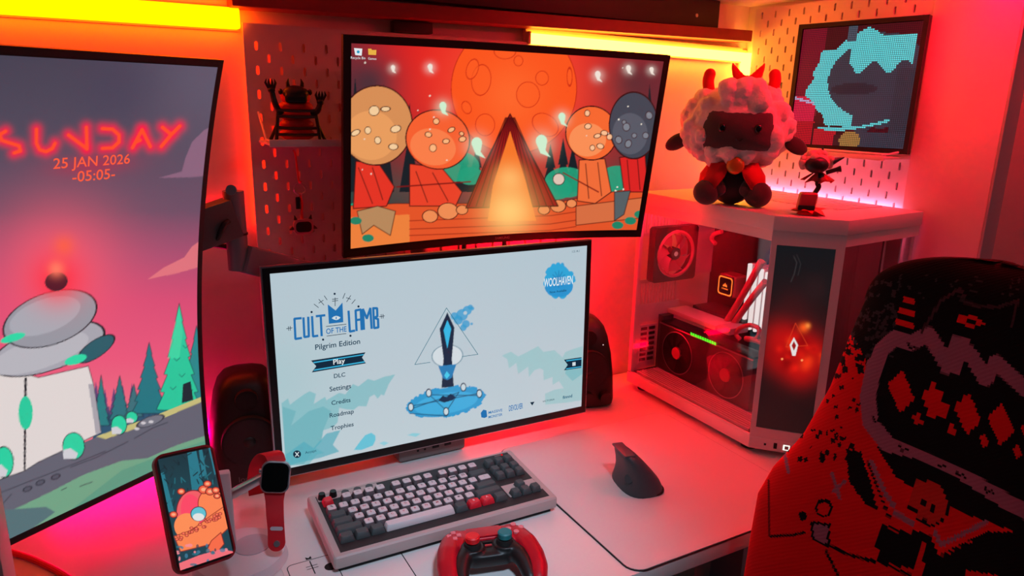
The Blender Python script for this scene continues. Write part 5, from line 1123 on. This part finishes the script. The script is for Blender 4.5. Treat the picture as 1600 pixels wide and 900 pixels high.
for j, z in enumerate(zs):
    a = np.interp(z, zz, hw); b = np.interp(z, zz, ht)
    if z > -345: q = (z+345)/73.; a = 140*max(.02, (1-q**2.6))**.5 if q < 1 else 3; b = 40*max(.03, (1-q**2.4))**.5 if q < 1 else 2
    u = cu*a; w_ = cw*b; wing = 34*(np.abs(cu)**2.2)*np.interp(z, [-800, -640, -560, -400], [1, 1.25, .7, .35])
    V[j, :, 0] = XC+TT*(z+450)+45-w_-wing; V[j, :, 1] = YC-u; V[j, :, 2] = z
I = np.arange(nv*nu).reshape(nv, nu)
f = np.stack([I[:-1], I[1:], np.roll(I, -1, 1)[1:], np.roll(I, -1, 1)[:-1]], -1).reshape(-1, 4)
cen = (V[:-1]+V[1:]+np.roll(V, -1, 1)[1:]+np.roll(V, -1, 1)[:-1])/4
cpx, cpy = project(cen); cpx = cpx+0; front = np.broadcast_to((cw > -.05)[None, :], cpx.shape)
class Knit(Panel):
    def __init__(s, px, py): s.px, s.py = px, py; s.col = np.zeros(px.shape+(3,))
K = Knit(cpx, cpy); KB, KR, KM_ = (15, 14, 15), (240, 16, 22), (164, 106, 128)
K.col[:] = lin(KB); rs = np.random.RandomState(8)
# lower, red part of the cover
K.poly([(1330, 520), (1352, 560), (1358, 640), (1372, 700), (1400, 745), (1440, 770), (1500, 800), (1640, 850), (1640, 1400), (1100, 1400), (1100, 760), (1240, 650), (1296, 540)], KR)
# specks where black runs into red, and grey flecks above
def cells(n, box, c, sz, seed):
    r = random.Random(seed)
    for _ in range(n): x, y = r.uniform(box[0], box[2]), r.uniform(box[1], box[3]); a, b = r.uniform(1.4, sz), r.uniform(1.4, sz); K.poly([(x-a, y-b), (x+a, y-b), (x+a, y+b), (x-a, y+b)], c)
cells(150, (1310, 440, 1400, 560), (58, 52, 56), 3.6, 1); cells(40, (1400, 430, 1600, 470), (52, 46, 50), 2.2, 2)
cells(34, (1240, 580, 1345, 700), (40, 16, 20), 4, 3); cells(26, (1300, 530, 1350, 580), (20, 14, 16), 6, 4); cells(20, (1230, 670, 1330, 720), (24, 14, 16), 4, 5)
for p in ([(1413, 462), (1430, 467), (1428, 477), (1410, 470)], [(1406, 479), (1430, 487), (1428, 496), (1403, 487)], [(1400, 497), (1429, 507), (1427, 515), (1397, 504)]): K.poly(p, KR)
# mauve zigzag bands with a row of red diamonds between them
K.line([(1362, 590), (1378, 546), (1398, 528), (1425, 536), (1450, 522), (1470, 552), (1484, 575), (1500, 536), (1520, 560), (1540, 592), (1556, 566), (1600, 606), (1650, 640)], 24, KM_)
K.line([(1366, 570), (1356, 620), (1360, 660), (1388, 696), (1440, 716), (1510, 748), (1570, 782), (1660, 830)], 25, KM_)
K.line([(1440, 518), (1452, 500), (1470, 470), (1500, 452), (1516, 478), (1560, 480), (1590, 470), (1580, 510)], 5, (70, 46, 54))
def dia(x, y, a, b, c): K.poly([(x-a, y-b*.35), (x+a*.1, y-b), (x+a, y+b*.35), (x-a*.1, y+b)], c)
for i in range(5): dia(1408+i*52, 612+i*17, 21, 34, KR)
for i in range(4): dia(1434+i*52, 655+i*17, 8, 12, KR)
dia(1515, 502, 22, 12, KR); dia(1515, 502, 7, 6, KB)
for x, y in ((1370, 655), (1412, 700), (1470, 725), (1500, 740), (1425, 540), (1545, 765)): K.line([(x-6, y-4), (x-3, y+4), (x+4, y+2), (x+8, y+7)], 3, KB)
# lower ornaments
K.poly([(1322, 702), (1345, 706), (1362, 760), (1372, 800), (1350, 785), (1326, 750)], KB); K.poly([(1380, 705), (1440, 720), (1500, 750), (1560, 790), (1540, 806), (1470, 770), (1400, 740)], KB)
K.line([(1362, 722), (1380, 765), (1412, 818), (1436, 808)], 7, KM_); K.line([(1460, 830), (1470, 852), (1540, 816)], 7, KM_); K.line([(1356, 722), (1374, 770), (1400, 835), (1436, 830)], 3, KB); K.line([(1452, 836), (1466, 870), (1545, 830)], 3, KB)
K.ell(1452, 784, 30, 38, KB, 1, -.25); K.ell(1452, 784, 27, 35, (206, 44, 34), 1, -.25); K.ell(1440, 783, 5, 7, KB); K.ell(1458, 795, 5, 7, KB); K.line([(1446, 790), (1444, 818)], 2, KB)
K.poly([(1376, 815), (1400, 835), (1440, 832), (1430, 890), (1380, 880), (1370, 860)], KB); K.poly([(1445, 830), (1470, 872), (1545, 832), (1600, 830), (1640, 930), (1560, 900), (1510, 890), (1480, 960), (1440, 960)], KB)
K.line([(1300, 740), (1312, 778)], 5, KM_); K.line([(1320, 752), (1302, 768)], 5, KM_); K.ell(1287, 794, 14, 14, KB); K.ell(1287, 795, 10, 10, KR); K.poly([(1266, 814), (1297, 818), (1296, 858), (1269, 844)], KB); K.poly([(1270, 818), (1294, 822), (1292, 852), (1272, 840)], KM_)
K.line([(1230, 690), (1245, 680)], 6, KM_); K.line([(1224, 700), (1232, 738)], 5, KM_); K.line([(1204, 838), (1240, 836), (1256, 832)], 4, KB); K.line([(1290, 850), (1330, 868), (1380, 880), (1425, 900)], 5, KB); K.ell(1285, 716, 5, 7, KB); K.ell(1254, 806, 6, 7, KB); K.line([(1290, 860), (1310, 900)], 4, KB)
K.line([(1201, 750), (1202, 836)], 3, (120, 8, 14))
col = np.where(front[..., None], K.col, np.where((cen[..., 2] > -560)[..., None], lin(KB), lin(KR)))
mb_V = V.reshape(-1, 3); n0 = len(mb_V)
me = bpy.data.meshes.new('backrest'); faces = f.tolist()+[list(range((nv-1)*nu, nv*nu)), list(range(nu))[::-1]]
me.from_pydata(((mb_V-np.array(ch0))/1000).tolist(), [], faces); me.shade_smooth()
at_ = me.color_attributes.new('print', 'FLOAT_COLOR', 'CORNER'); cl = np.repeat(np.c_[col.reshape(-1, 3), np.ones(len(f))], 4, 0); cl = np.r_[cl, np.tile(np.r_[lin(KB), 1], (2*nu, 1))]
at_.data.foreach_set('color', cl.astype(np.float32).ravel()); me.materials.append(attr_mat('knit_cover', emission=False))
o = bpy.data.objects.new('backrest', me); COL.objects.link(o); o.parent = chair
KRD2 = mat('knit_red', (206, 14, 22), .95, bump=.5, scale=400); KBK = mat('seat_black', (18, 17, 18), .8, bump=.2, scale=300)
s_ = MB().box((120, -1150, -1075), (560, -650, -990), 30, seg=3); s_.build('seat', KBK, chair, ch0)
MB().cone((350, -900, -1400), (350, -900, -1070), 28, 28, 20).build('gas_column', BLACK, chair, ch0); MB().box((300, -960, -1090), (560, -840, -1070), 4).build('tilt_plate', BLACK, chair, ch0)
MB().box((500, -930, -1085), (600, -870, -960), 6).build('back_bracket', BLACK, chair, ch0)
for k in range(5):
    a = 2*math.pi*k/5+.3; e = np.array([350+300*math.cos(a), -900+300*math.sin(a), -1440]); beam((350, -900, -1410), e, 46, 30, 6).build('base_arm', BLACK, chair, ch0)
    MB().cone(e+(-12, 0, -33), e+(12, 0, -33), 30, 30, 20).build('caster', MATTE, chair, ch0)
